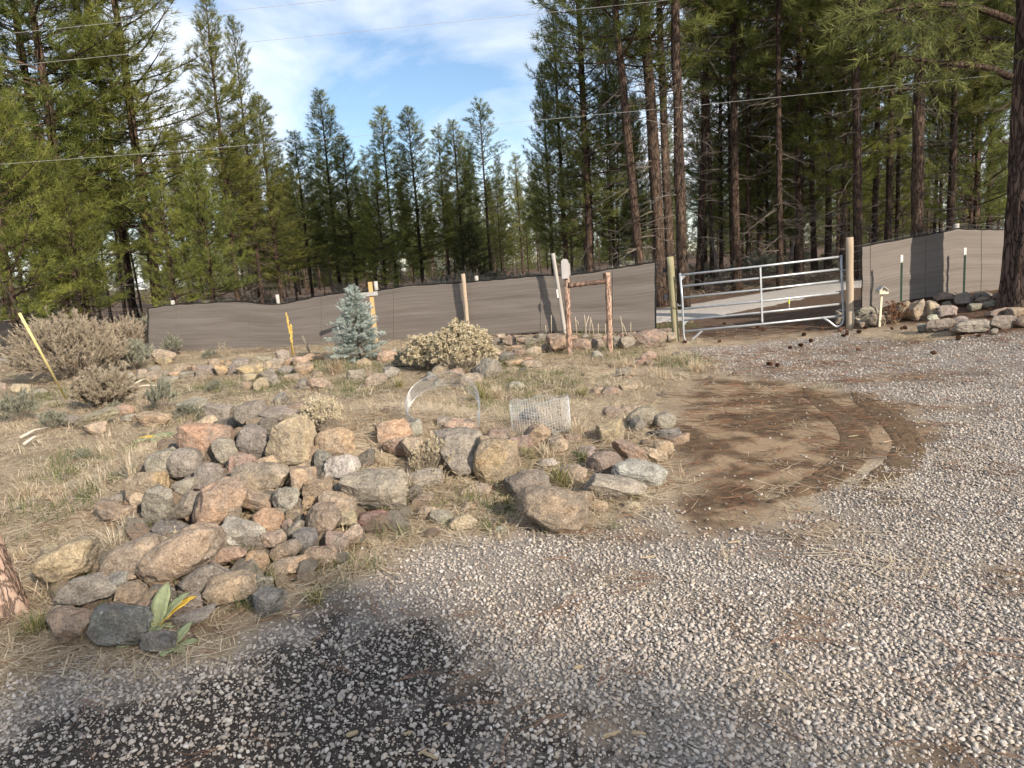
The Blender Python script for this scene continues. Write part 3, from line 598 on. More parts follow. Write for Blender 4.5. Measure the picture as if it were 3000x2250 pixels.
# the wood behind: trunks and crowns that merge
placed = []
def back(n, x0, x1, y0, y1, lab, grp, top, seed, kinds=('fullB', 'poleB', 'slim', 'pole', 'sparse', 'tallB')):
    r = np.random.default_rng(seed); k = 0; tries = 0
    while k < n and tries < 6000:
        tries += 1; px = r.uniform(x0, x1); Y = r.uniform(y0, y1); p = atY(px, 800, Y)
        if any((p[0] - a) ** 2 + (Y - b) ** 2 < 2.0 for a, b in placed): continue
        hy = 770 - (px - 1500) * .07; ty = top(px) + r.normal(0, 55); Ht = max(3.2, (hy - ty) * Y / F_PX + 1.6)
        if Ht > 24: continue
        placed.append((p[0], Y)); g = r.uniform(.6, 1.0)
        tree(kinds[r.integers(0, len(kinds))], p[0], Y, Ht, lab, grp, tint=(g, g * 1.02, g * .95), wide=r.uniform(.9, 1.25), lean=(rad(r.normal(0, 1.2)), rad(r.normal(0, 1))), thick=r.uniform(.85, 1.2)); k += 1
back(46, -150, 760, 34, 75, 'dim pine in the wood far behind the left stand', 'far pines at the left', lambda x: 430, 101)
back(64, 760, 1620, 46, 100, 'small dim pine in the wood far behind the fence, under the open sky', 'far pines in the middle', lambda x: 600 + 40 * math.sin(x * .02), 102)
back(26, 1640, 2980, 32, 58, 'dim pine deep in the wood behind the gate and right screen', 'far pines at the right', lambda x: 330, 103)
back(26, 1700, 3150, 55, 100, 'far pine closing the view through the trunks behind the gate', 'farthest pines at the right', lambda x: 480, 104)
# the wood that closes the view, too far to tell its trees apart
fr_ = np.random.default_rng(200); FX, FY = [], []
while len(FX) < 420:
    a = fr_.uniform(-75, 85); b = fr_.uniform(88, 150)
    if abs(a) < b * .95: FX.append(a); FY.append(b)
FX, FY = np.array(FX), np.array(FY)
scatter('far_wood', [PINE[k]['crown'] for k in ('young', 'fullB', 'young', 'bushy')], np.stack([FX, FY, H(FX, FY) - .9], 1), rotz_tilt(len(FX), fr_, .03), fr_.uniform(.8, 1.25, len(FX)), 'far-off wood seen as one dark mass between the trunks')
# pines right of the photographer, and an added pair behind: their shade falls in
for k, (x, y, h, kd) in enumerate([(19, 10.5, 18, 'tall'), (24, 6.5, 18, 'tall'), (20, 16, 16, 'tallB'), (30, 2, 18, 'tall')]):
    tree(kd, x, y, h, 'pine standing just outside the right edge of the picture', 'pines beyond the right edge', tint=DK)
tree('full', 17.2, -21.5, 16, 'added tall pine far behind the photographer, left of two shade casters', None, tint=MIDG, wide=1.3, rz=.5)  # unseen pair, added so that their tops shade the near dark soil
tree('fullB', 17.9, -20.9, 15.7, 'added tall pine far behind the photographer, right of two shade casters', None, tint=MIDG, wide=1.5, rz=2.5)
# ================================================================== ROCKS
def rock_mat():
    m, N, L, p, o = new_mat('field_stone')
    tcn = N('ShaderNodeTexCoord'); oi = N('ShaderNodeObjectInfo')
    va = N('ShaderNodeVectorMath', operation='ADD'); sc_ = N('ShaderNodeVectorMath', operation='SCALE'); sc_.inputs['Scale'].default_value = 40
    cx = N('ShaderNodeCombineXYZ'); [L(oi.outputs['Random'], cx.inputs[i]) for i in range(3)]; L(cx.outputs[0], sc_.inputs[0]); L(tcn.outputs['Object'], va.inputs[0]); L(sc_.outputs[0], va.inputs[1])
    v = va.outputs[0]
    big = noise(N, L, v, 5, 4, .6, .6); mid = noise(N, L, v, 18, 6, .65); fine = noise(N, L, v, 90, 5, .7)
    base = oi.outputs['Color']
    alt = mixc(N, L, .62, base, (.24, .215, .185))                      # weathered face of the same stone
    c = mixc(N, L, ramp(N, L, big, [(.42, (0, 0, 0)), (.58, (1, 1, 1))]).outputs[0], base, alt)
    c = mixc(N, L, ramp(N, L, mid, [(.35, (.55, .55, .55)), (.65, (1.28, 1.28, 1.28))]).outputs[0], (0, 0, 0), c)
    mm = N('ShaderNodeMix', data_type='RGBA', blend_type='MULTIPLY'); mm.inputs['Factor'].default_value = 1; L(mixc(N, L, ramp(N, L, big, [(.42, (0, 0, 0)), (.58, (1, 1, 1))]).outputs[0], base, alt), mm.inputs['A'])
    L(ramp(N, L, mid, [(.3, (.62, .60, .58)), (.55, (1, 1, 1)), (.75, (1.3, 1.28, 1.22))]).outputs[0], mm.inputs['B']); c = mm.outputs['Result']
    mf = N('ShaderNodeMix', data_type='RGBA', blend_type='MULTIPLY'); mf.inputs['Factor'].default_value = 1; L(c, mf.inputs['A']); L(ramp(N, L, fine, [(.3, (.52, .52, .52)), (.62, (1.2, 1.2, 1.2))]).outputs[0], mf.inputs['B']); c = mf.outputs['Result']
    vo = N('ShaderNodeTexVoronoi'); vo.inputs['Scale'].default_value = 38; L(v, vo.inputs['Vector'])
    lich = N('ShaderNodeMath', operation='MULTIPLY'); L(ramp(N, L, vo.outputs['Distance'], [(.16, (1, 1, 1)), (.26, (0, 0, 0))]).outputs[0], lich.inputs[0])
    L(ramp(N, L, noise(N, L, v, 7, 3, .6), [(.55, (0, 0, 0)), (.66, (.7, .7, .7))]).outputs[0], lich.inputs[1])
    c = mixc(N, L, lich.outputs[0], c, (.50, .47, .40))
    L(c, p.inputs['Base Color']); p.inputs['Roughness'].default_value = .93; p.inputs['Specular IOR Level'].default_value = .15
    pit = N('ShaderNodeTexVoronoi'); pit.inputs['Scale'].default_value = 70; L(v, pit.inputs['Vector'])
    pr = ramp(N, L, pit.outputs['Distance'], [(.10, (0, 0, 0)), (.30, (1, 1, 1))]).outputs[0]
    b1 = bump(N, L, p, mid, 1.0, .035); b2 = bump(N, L, p, pr, .6, .008, b1); bump(N, L, p, fine, .8, .009, b2)
    return m
M_ROCK = rock_mat()
PAL = dict(o=(.43, .305, .205), t=(.42, .33, .235), g=(.325, .29, .24), b=(.165, .162, .155), n=(.33, .245, .185), r=(.22, .105, .09), p=(.45, .41, .355), y=(.48, .365, .215), k=(.25, .222, .185), v=(.305, .225, .18))
def rock_mesh(seed, w, d, h, sub, angular=.5, pits=.3):
    r = np.random.default_rng(seed); V, Fc = ICO[sub]; V = V.copy()
    for _ in range(int(6 + 14 * angular)):
        n = r.normal(size=3); n /= np.linalg.norm(n); dd = r.uniform(.46, .86) if angular > .3 else r.uniform(.74, .97); q = V @ n; V -= np.outer(np.maximum(q - dd, 0), n)
    V = np.sign(V) * np.abs(V) ** .8
    nrm = V / np.linalg.norm(V, axis=1)[:, None]; o = r.uniform(0, 50, 3)
    disp = .10 * fbm(nrm * 1.5 + o, 3, seed) + .075 * fbm(nrm * 4.0 + o, 3, seed + 1) + .042 * fbm(nrm * 10 + o, 3, seed + 2) + .016 * fbm(nrm * 26 + o, 2, seed + 4)
    if pits: disp -= pits * .10 * np.maximum(fbm(nrm * 9 + o, 2, seed + 3) - .22, 0)
    q = np.abs(fbm(nrm * 2.4 + o, 3, seed + 5)); disp -= .035 * np.exp(-(q / .035) ** 2)     # cracks
    V = V + nrm * disp[:, None]; V -= (V.max(0) + V.min(0)) / 2; V /= (V.max(0) - V.min(0))
    return V * np.array([w, d, h]), Fc
_rk = [0]
def rock(box, colr, label, group, tilt=0.0, ang=.5, lift=.34, off=(0, 0), sc=1.0, name='field_stone', Y=None):
    """box: outline of the stone in the photograph (x0, y0, x1, y1)"""
    _rk[0] += 1; seed = 1000 + _rk[0] * 7; r = np.random.default_rng(seed)
    x0, y0, x1, y1 = [off[i % 2] + v / sc for i, v in enumerate(box)]
    cx, cy = (x0 + x1) / 2, (y0 + y1) / 2; wpx, hpx = x1 - x0, y1 - y0
    p = gp(cx, cy)
    for _ in range(3):
        dist = np.linalg.norm(p - CAMP) if Y is None else 0; w = wpx * p[1] / F_PX * 1.19; dip = math.asin(min(.7, (CAM_H - p[2]) / max(np.linalg.norm(p - CAMP), .5)))
        hv = hpx * p[1] / F_PX * 1.19; d = min(w, max(.55 * w, 1.0 * hv)) * r.uniform(.8, 1.0); h = max((hv - d * math.sin(dip) * .55) / math.cos(dip), .55 * hv, .3 * w)
        p = gp(cx, cy, h * lift)
    sub = 4 if wpx > 62 else 3
    V, Fc = rock_mesh(seed, w, d, h, sub, ang, r.uniform(.1, .8))
    if tilt:
        # the long axis of the outline runs along its diagonal
        L = math.hypot(w, h); S = np.array([L * .88 / w, 1.0, .80 * min(w, h) / h]); V = V * S
        V = V @ np.array(Matrix.Rotation(-rad(tilt), 3, 'Y')).T
    me = tri_mesh(name, V, Fc, M_ROCK, False); o = put(name, me, None, p, (r.normal(0, .06), 0, r.normal(0, .10)))
    base = np.array(PAL[colr]) * r.uniform(.98, 1.22); base *= 1 + r.normal(0, .03, 3); o.color = (*base, 1)
    return tag(o, label, 'rock', group)
GP = 'stones heaped in the near rock pile'
A_OFF, A_SC = (100, 1150), 2.212
A = [((960,190,1265,410),'o','big flat-faced orange boulder at the upper left of the rock pile',0,.7),
((1530,155,1790,440),'t','tall rounded grey-tan boulder that crowns the rock pile',0,.4),
((1185,295,1320,460),'g','narrow grey rock between the flat orange boulder and the crowning boulder',0,.6),
((1085,325,1205,425),'n','small brown rock wedged under the flat-faced orange boulder',0,.6),
((1340,210,1540,410),'k','shaded grey boulder pressed against the left of the crowning boulder',0,.5),
((1310,60,1490,215),'k','dark slanted rock at the back of the pile, left of the dry shrub',0,.7),
((750,365,935,560),'g','grey lumpy boulder on the upper left flank of the pile',0,.4),
((890,360,1075,550),'g','rounded grey boulder with deep cracks below the flat orange boulder',0,.3),
((620,510,830,700),'o','orange rounded rock on the left shoulder of the pile',0,.4),
((715,595,915,845),'g','block-shaped grey rock with a tan side on the left of the pile',0,.9),
((900,545,1065,680),'g','flat grey slab beside the block-shaped grey rock',20,.8),
((1050,465,1210,635),'g','angular grey rock above the long slanting orange rock',0,.7),
((1260,385,1440,545),'n','grey-brown rock above the wide lumpy boulder in mid pile',0,.5),
((1430,410,1580,520),'t','small tan rock resting on the wide lumpy boulder',0,.5),
((1295,450,1655,675),'t','wide lumpy tan boulder in the middle of the pile',0,.35),
((1010,560,1345,880),'o','long orange rock slanting down to the left in mid pile',42,.7),
((905,640,1090,835),'k','dark slanted rock left of the long orange one',40,.7),
((1110,700,1330,895),'n','smooth brown rock over the largest oval boulder',0,.3),
((1280,610,1540,790),'n','rust-brown rock with white lichen in mid pile',-20,.6),
((1550,615,1705,805),'p','pale blue-grey angular rock in the right half of the pile',0,.8),
((1640,485,1825,680),'o','pitted orange-tan rock right of the wide lumpy boulder',0,.4),
((1645,415,1800,500),'t','flattish tan rock just below the crowning boulder',0,.4),
((1835,235,2060,430),'o','rounded orange-brown boulder right of the crowning boulder',0,.3),
((1740,355,1840,470),'n','small brown rock between the crowning boulder and the one at its right',0,.5),
((1820,370,1930,530),'g','grey rock under the rounded orange-brown boulder',0,.5),
((1890,400,2095,600),'p','pale cracked rock at the right end of the pile',0,.6),
((1750,560,1935,750),'o','blunt orange rock right of the pale blue-grey one',0,.6),
((1860,640,2075,825),'t','pitted tan rock left of the maroon stone',0,.4),
((2025,510,2410,775),'g','big grey boulder closing the right end of the pile',0,.4),
((2100,765,2300,870),'r','maroon red stone with white specks at the right end of the pile',0,.3),
((2090,690,2220,770),'g','small grey stone on top of the maroon stone',0,.5),
((1765,720,1990,945),'n','pitted brown rock above the dark round stone',0,.4),
((1650,755,1735,830),'t','small round tan stone under the pale blue-grey rock',0,.2),
((1690,680,1765,770),'g','small grey stone right of the pale blue-grey rock',0,.5),
((1430,740,1610,915),'o','rounded orange-tan rock right of the flat-topped grey one',0,.3),
((1185,795,1485,1000),'p','angular rock with a flat pale grey top in the front of the pile',0,.85),
((1465,895,1620,1020),'t','grey-tan cobble right of the flat-topped rock',0,.4),
((1630,830,1750,960),'g','thin grey slab standing on edge in the right front of the pile',48,.9),
((1600,815,1680,930),'n','brown stone behind the thin grey slab',0,.5),
((1690,875,1835,1020),'b','dark round stone in the right front of the pile',0,.3),
((1960,765,2100,870),'t','tan stone below the pitted tan rock at the right',0,.4),
((1885,905,2030,1040),'v','purplish brown stone low at the right of the pile',0,.4),
((1995,850,2135,1000),'t','tan stone half in dry grass at the right foot of the pile',0,.4),
((705,865,1210,1225),'t','largest smooth oval tan boulder at the front of the pile',24,.12),
((465,925,850,1215),'t','layered tan boulder left of the largest oval one',22,.3),
((790,825,990,960),'b','dark rock in shadow behind the largest oval boulder',0,.5),
((65,940,400,1245),'t','big tan boulder at the left end of the pile under dry white grass',20,.35),
((50,975,200,1130),'t','tan rock half hidden behind the boulder at the left end',0,.4),
((1145,985,1370,1130),'n','brown pitted rock under the flat-topped rock',0,.4),
((1365,1020,1525,1180),'o','round orange stone in the front of the pile',0,.15),
((1530,955,1720,1100),'n','oval brown stone right of the round orange one',22,.25),
((1750,995,1955,1125),'o','orange pitted stone at the right foot of the pile',0,.3),
((1500,1060,1770,1190),'t','low tan rock under the oval brown stone',12,.5),
((190,1140,505,1400),'g','grey-tan rock above the large dark blue-grey one',15,.5),
((330,1180,620,1365),'k','dark grey rock with pale lichen lying over the front stones',18,.5),
((540,1220,745,1395),'n','brown rock above the large dark blue-grey one',0,.4),
((940,1100,1260,1320),'k','dark streaked slab leaning below the largest oval boulder',32,.8),
((1115,1155,1420,1385),'t','oval tan-brown boulder low in the front of the pile',10,.2),
((740,1245,925,1345),'b','flat dark slab under the largest oval boulder',0,.8),
((665,1160,830,1260),'t','tan stone peeping out under the largest oval boulder',0,.4),
((1380,1255,1490,1380),'b','small dark stone left of the dark blue stone at the pile foot',0,.6),
((1425,1265,1625,1450),'b','dark blue stone at the right of the pile foot beside the gravel',0,.5),
((1420,1185,1550,1275),'g','small grey-brown stone right of the low oval boulder',0,.5),
((380,1350,770,1625),'b','large dark blue-grey boulder at the pile foot beside the mullein',0,.5),
((125,1380,390,1610),'o','tan-orange rock left of the large dark blue-grey boulder',0,.5),
((905,1315,1100,1450),'g','grey rock behind the mullein leaves',0,.5),
((850,1390,1210,1530),'g','long grey slab lying behind the mullein',14,.7),
((700,1535,905,1690),'b','small dark block between the mullein plants',0,.8),
((675,1345,810,1430),'t','small tan-grey stone between the large dark boulder and the slab',0,.4),
((100,1380,240,1520),'t','tan rock at the lower left end of the pile',0,.4),
((420,690,575,820),'v','pinkish rock behind the dry white grass clump',0,.5),
((470,735,650,830),'t','tan rock over the dry white grass clump',0,.4),
((480,655,640,710),'k','low dark rock in the grass left of the pile',0,.5),
((610,620,730,740),'t','tan rock between the orange shoulder rock and the blocky grey one',0,.5),
((1780,860,1900,960),'k','small shaded stone under the pitted brown rock',0,.5),
((1240,900,1480,1020),'k','shaded stone in the gap under the flat-topped rock',0,.5),
((1820,520,1960,600),'g','small stone in the gap below the pale cracked rock',0,.5),
((1180,560,1330,640),'g','small stone in the gap over the long orange rock',0,.5),
((1480,640,1570,740),'g','small stone left of the pale blue-grey rock',0,.5),
((1930,590,2040,680),'g','small grey stone under the pale cracked rock',0,.5),
((275,110,535,215),'g','flat grey slab lying in the grass left of the pile',8,.7),
((170,145,300,215),'k','dark low slab at the left of the flat grey one in the grass',0,.7),
((525,78,640,148),'o','round orange stone in the grass beside the flat grey slab',0,.2),
((650,125,870,215),'o','low orange rock in the grass behind the pile',0,.5),
((305,195,460,275),'t','tan rock sunk in the grass in front of the flat grey slab',0,.4),
((940,40,1120,130),'g','wide grey-tan rock beside the sagebrush behind the pile',0,.4),
((1115,75,1290,180),'g','wide grey rock behind the flat-faced orange boulder',0,.6),
((1290,70,1390,130),'t','small tan rock at the back edge of the pile',0,.4),
((560,140,680,190),'g','grey stone between the two orange rocks in the grass',0,.5),
((1060,150,1180,230),'t','tan rock directly behind the flat-faced orange boulder',0,.5),
((1440,90,1720,200),'g','broad pale grey rock under the dry shrub behind the crowning boulder',0,.4),
((1640,60,1830,170),'n','brown rock sunk in dry shrub behind the crowning boulder',0,.4),
((1560,0,1640,80),'k','upright dark stone behind the dry shrub at the top of the pile',0,.6)]
MAIN = []
for bx, c, lab, tl, an in A: MAIN.append((lab, np.array(rock(bx, c, lab, GP, tl, an, .55, A_OFF, A_SC).location)))
GB = 'stones edging the planting bed beside the gravel'
B = [((10,280,225,440),'o','orange-brown boulder at the left end of the bed edging',0,.4),
((60,395,245,530),'n','brown rock under the orange-brown boulder of the bed edging',0,.4),
((185,395,325,605),'t','upright tan slab left of the weathered stake',0,.8),
((180,285,300,400),'g','grey rock in front of the left wire ring',0,.6),
((460,280,640,405),'t','brown-tan rock balanced on the big grey boulder',0,.5),
((400,360,685,660),'g','big grey-tan boulder left of the upright yellow one',0,.4),
((660,400,910,715),'y','tall yellow-tan boulder standing upright in the bed edging',0,.5),
((955,310,1125,485),'n','pitted brown rock in front of the right wire ring',0,.5),
((720,345,870,435),'v','reddish rock behind the upright yellow boulder',0,.5),
((855,385,1015,510),'v','red-brown angular rock right of the upright yellow boulder',0,.7),
((1125,390,1240,515),'t','pale tan rock leaning right of the pitted brown one',0,.7),
((1130,355,1190,420),'g','small grey rock behind the leaning pale tan one',0,.5),
((1440,280,1605,455),'t','upright tan rock with flat top in the right part of the bed',0,.6),
((1480,205,1600,285),'n','brown rock at the back right corner of the bed',0,.4),
((1595,195,1710,265),'t','tan rock at the very back right corner of the bed',0,.4),
((1630,205,1840,345),'k','dark grey rounded boulder at the back right of the bed',0,.3),
((1645,270,1750,370),'k','dark rock below the dark rounded boulder at the back right',0,.4),
((1810,240,1935,350),'g','rounded grey boulder, last at the back right of the bed',0,.25),
((1770,340,1970,420),'b','dark flat slab right of the upright flat-topped tan rock',0,.6),
((1880,375,2035,460),'o','orange-tan stone at the right tip of the bed',10,.5),
((1805,420,1925,525),'t','round tan cobble at the right tip of the bed',0,.25),
((1535,435,1800,560),'n','dark brown slab with a whitish top sloping right',-22,.7),
((1725,460,1880,560),'t','flat tan rock behind the big smooth pale boulder',-12,.4),
((1375,490,1585,655),'v','purple-brown pitted rock in the right part of the bed',0,.4),
((1310,460,1420,545),'g','small grey rock left of the purple-brown pitted one',0,.4),
((1555,530,1860,740),'p','big smooth pale tan boulder at the right front of the bed',-12,.2),
((1350,635,1750,825),'g','wide grey slab with orange stain at the right front of the bed',-8,.6),
((1025,540,1190,615),'p','pale low rock in the grass in the middle of the bed',0,.4),
((1180,570,1360,690),'t','pinkish tan rock behind the green grass tuft of the bed',0,.4),
((960,680,1350,1035),'n','largest rough pitted boulder at the edge of the gravel',-14,.25),
((845,620,1130,825),'k','dark grey boulder behind the largest pitted one at the gravel edge',0,.45),
((1285,750,1425,850),'o','orange cobble right of the largest pitted boulder',0,.2),
((1370,810,1505,890),'o','second orange cobble, nearer the gravel, right of the pitted boulder',0,.25),
((1610,815,1730,875),'t','flat tan stone at the gravel edge below the wide stained slab',0,.4),
((565,700,745,790),'t','tan rock below the upright yellow boulder',0,.4),
((220,600,430,725),'g','grey and yellow rock below the upright tan slab',0,.6),
((105,640,225,740),'g','small grey rock right of the big boulder closing the pile',0,.5),
((270,840,440,950),'t','tan stone in the bare strip below the bed',0,.5),
((360,865,490,970),'g','grey stone in the bare strip below the bed',0,.5),
((480,905,660,1010),'t','rounded pale tan stone in the bare strip below the bed',0,.3),
((545,820,645,890),'o','small orange stone in the bare strip below the bed',0,.4),
((700,920,790,980),'v','small purple stone left of the largest pitted boulder',0,.5),
((770,975,860,1020),'p','small whitish flat stone by the foot of the largest pitted boulder',0,.6),
((270,760,370,830),'v','small reddish stone under white dry stalks',0,.5),
((940,220,1050,330),'b','dark boulder seen through the right wire ring',0,.4),
((1230,380,1330,440),'n','low brown rock in the dry grass right of the pale leaning rock',0,.4),
((400,270,490,330),'g','small grey rock inside the left wire ring',0,.5)]
for bx, c, lab, tl, an in B: rock(bx, c, lab, GB, tl, an, .36, (1100, 1100), 2.212)
ORD = ['first', 'second', 'third', 'fourth', 'fifth', 'sixth', 'seventh', 'eighth', 'ninth', 'tenth', 'eleventh', 'twelfth', 'thirteenth', 'fourteenth', 'fifteenth', 'sixteenth', 'seventeenth', 'eighteenth', 'nineteenth', 'twentieth']
CN = dict(o='orange', t='tan', g='grey', b='dark blue-grey', n='brown', r='red', p='pale', y='yellow', k='dark grey', v='reddish brown')
def row(boxes, where, group, off, sc, lift=.3, ang=.5):
    cnt = {}
    for bx, c in sorted(boxes, key=lambda q: q[0][0] + q[0][2]):
        k = cnt.get(c, 0); cnt[c] = k + 1
        rock(bx, c, f'{ORD[k]} {CN[c]} stone from the left {where}', group, 0, ang, lift + .08, off, sc)
row([((980,715,1125,800),'t'),((1010,765,1100,820),'t'),((875,845,955,920),'t'),((940,860,1030,930),'t'),((955,825,1030,880),'k'),((1030,860,1095,900),'g'),((1090,860,1170,905),'o'),((1140,820,1235,865),'t'),((1165,860,1260,910),'g'),((1030,890,1150,940),'g'),
 ((1280,820,1390,900),'g'),((1235,815,1285,865),'o'),((1345,780,1420,830),'t'),((1400,815,1485,895),'y'),((1480,810,1540,890),'k'),((1415,785,1455,815),'o'),((1520,780,1610,845),'g'),((1455,790,1500,830),'o'),((1610,780,1680,815),'t'),((1540,805,1700,890),'y'),
 ((1665,760,1755,795),'g'),((1700,790,1760,850),'t'),((1755,770,1840,830),'g'),((1755,820,1830,870),'t'),((780,860,860,910),'g')], 'in the low row below the left screen', 'stones of the low row below the left screen', (0, 700), 2.212)
row([((1790,720,1870,790),'g'),((1805,830,1910,890),'g'),((1815,885,1875,915),'n'),((1850,875,1945,930),'t'),((1685,845,1780,920),'g'),((1685,880,1810,965),'g'),((1650,905,1740,985),'t'),((1575,925,1640,980),'n'),((1910,805,2030,890),'o'),((1905,765,2000,820),'t'),
 ((2030,860,2090,910),'n'),((1940,910,2020,985),'k'),((2000,900,2160,985),'t'),((1840,770,1920,820),'o'),((1980,740,2100,800),'o'),((1580,870,1660,930),'t')], 'in the jumble left of the spruce', 'stones in the jumble left of the spruce', (0, 700), 2.212)
row([((0,930,45,1000),'n'),((80,940,200,1010),'t'),((480,895,590,960),'t'),((200,970,300,1010),'g')], 'beside the yellow guy sleeve', 'stones near the guy sleeve', (0, 700), 2.212)
row([((100,775,190,830),'t'),((240,725,355,800),'o'),((40,845,150,930),'g'),((155,870,290,960),'t'),((275,830,370,915),'g'),((590,820,720,920),'n'),((590,905,680,975),'g'),((555,860,620,930),'g'),((760,870,910,965),'t'),((690,840,790,900),'n')], 'in the grass between spruce and flowering shrubs', 'stones below the spruce and flowering shrubs', (1000, 700), 2.212)
row([((880,770,1030,915),'g'),((840,830,900,890),'k'),((1015,735,1115,800),'b'),((1060,785,1175,830),'o'),((1115,715,1190,770),'n'),((1080,690,1165,725),'o'),((970,725,1040,780),'t'),((1175,765,1240,800),'n'),((1170,790,1290,840),'t'),((1190,700,1290,760),'t'),((1280,705,1330,745),'o')], 'in the heap right of the flowering shrubs', 'stones in the small heap', (1000, 700), 2.212)
row([((930,635,985,675),'n'),((985,645,1040,685),'k'),((1065,620,1130,690),'n'),((1005,615,1060,650),'t'),((1140,630,1210,675),'n'),((1190,640,1270,685),'k'),((1250,610,1360,670),'k'),((1335,615,1450,735),'n'),((1300,680,1345,730),'n'),((1430,640,1475,705),'k'),
 ((1500,650,1610,725),'n'),((1470,625,1530,670),'n'),((1600,640,1640,685),'k'),((1625,640,1700,710),'n'),((1690,620,1725,665),'n'),((1560,615,1610,650),'k'),((1640,615,1690,645),'n'),((1755,630,1812,705),'k'),((1805,635,1900,708),'k'),((1785,608,1860,642),'n'),((1840,605,1905,648),'n'),
 ((1900,590,2055,692),'n'),((2045,600,2105,665),'n'),((2055,575,2150,615),'n'),((2108,608,2165,662),'t')], 'in the wall below the middle screen', 'stones of the wall under the middle screen', (1000, 700), 2.212, .45, .5)
row([((1945,725,2040,800),'n'),((1905,780,2005,818),'n'),((1625,725,1695,778),'g'),((1770,835,1865,893),'k'),((1860,835,1902,888),'n'),((1825,885,1882,912),'n'),((1620,960,1697,1012),'o'),((1695,955,1812,1012),'n'),((1808,925,1922,992),'t'),((1840,800,1887,832),'n'),((1090,925,1190,980),'g')], 'in the dry grass right of the log frame', 'stones in the dry grass by the log frame', (1000, 700), 2.212)
row([((1115,660,1255,760),'g'),((1105,730,1165,775),'g'),((1205,705,1315,785),'t'),((1295,690,1390,760),'t'),((1390,630,1490,745),'o'),((1460,615,1570,740),'t'),((1145,745,1215,795),'n'),((1580,625,1665,725),'t'),((1350,670,1390,705),'g'),((1650,655,1770,730),'g'),((985,690,1050,775),'k')],
 'in the sunlit row under the birdhouse', 'stones under the birdhouse', (2000, 600), 2.212, .4)
row([((1640,570,1770,628),'n'),((1780,570,1880,650),'k'),((1880,565,2000,622),'k'),((1950,620,2040,668),'g'),((2010,570,2080,622),'n'),((1690,625,1745,665),'k'),((1900,600,1990,652),'n'),((1980,670,2110,725),'n'),((2110,665,2230,725),'n'),((1850,640,1930,690),'k')], 'on the shaded bank under the right screen', 'stones on the shaded bank', (2000, 600), 2.212, .4)
row([((1585,735,1745,825),'k'),((1590,712,1660,752),'p'),((1750,722,1840,772),'g'),((1750,745,1990,832),'g'),((1985,720,2165,808),'k'),((2150,718,2260,800),'n'),((1530,770,1600,825),'k'),((1990,800,2040,840),'k')], 'edging the drive below the right screen', 'stones edging the drive at the right', (2000, 600), 2.212, .34)

# smaller stones wedged into the gaps of the pile
PILE = np.array([gp(*q)[:2] for q in [(110, 1700), (300, 1560), (420, 1450), (560, 1270), (780, 1210), (950, 1250), (1090, 1360), (1200, 1420), (1240, 1500), (1080, 1600), (900, 1720), (760, 1790), (540, 1800), (180, 1830)]])
import re as _re
def nick(lab):
    q = _re.split(r' (?:at|in|that|below|between|on|under|over|above|left|right|beside|behind|wedged|pressed|leaning|lying|resting|half|peeping|sunk|low|standing|directly|just|closing) ', lab)[0]
    return q if sum(1 for l, _ in MAIN if l.startswith(q + ' ')) == 1 else lab
FILL = []
for k in range(14):
    V, Fc = rock_mesh(5000 + k, 1.0, .85, .72, 3, .55, .4); FILL.append(tri_mesh('wedged_stone', V, Fc, M_ROCK, False))
rr_ = np.random.default_rng(9); X, Y = jit_grid(-4.5, 0.4, 2.6, 7, .15, rr_); kp = sdist(X, Y, PILE) > .0; nf = 0
for x, y in zip(X[kp], Y[kp]):
    if nf >= 260: break
    c = 'tgonktgt'[rr_.integers(0, 8)]; s_ = rr_.uniform(.09, .19); o = put('wedged_stone', FILL[rr_.integers(0, 14)], None, (x, y, Hs(x, y) + s_ * .18), (rr_.normal(0, .5), rr_.normal(0, .5), rr_.uniform(0, 6.28)), (s_, s_, s_))
    o.color = (*(np.array(PAL[c]) * rr_.uniform(.9, 1.15)), 1); mi = min(MAIN, key=lambda m: np.linalg.norm(m[1] - np.array([x, y, Hs(x, y)]))); nk = nick(mi[0]); lab = f'small {CN[c]} stone wedged beside the {nk}'
    if len(lab.split()) > 16: lab = f'small {CN[c]} stone by the {nk}'
    lab = ' '.join(lab.split()[:16]); tag(o, lab, 'rock', 'small stones in the gaps of the rock pile'); nf += 1
# loose cobbles strewn over the bare ground
rr_ = np.random.default_rng(19); nf = 0
while nf < 150:
    x, y = rr_.uniform(-9, 3.2), rr_.uniform(3.6, 14)
    if sdist(np.array([x]), np.array([y]), GRAVEL)[0] > -.1 or sdist(np.array([x]), np.array([y]), DIRT)[0] > -.1 or x < -.8 * y: continue
    c = 'tgontgtk'[rr_.integers(0, 8)]; s_ = rr_.uniform(.035, .10) * (1 + y * .04); o = put('loose_cobble', FILL[rr_.integers(0, 14)], None, (x, y, Hs(x, y) + s_ * .12), (rr_.normal(0, .3), rr_.normal(0, .3), rr_.uniform(0, 6.28)), (s_, s_, s_))
    o.color = (*(np.array(PAL[c]) * rr_.uniform(.9, 1.15)), 1); wh = ('left of the rock pile' if x < -3.2 and y < 7 else 'beside the rock pile' if y < 5 else 'among the bed boulders' if y < 7.5 and x > -1 else 'behind the rock pile' if y < 9 and x < -1 else 'behind the wire rings' if y < 9 else 'near the brown bushes' if x < -5 else 'below the little spruce' if x < -1.5 else 'before the log frame'); tag(o, f'fist-sized loose {CN[c]} cobble lying in dry grass {wh}', 'rock', 'loose cobbles in the dry grass'); nf += 1
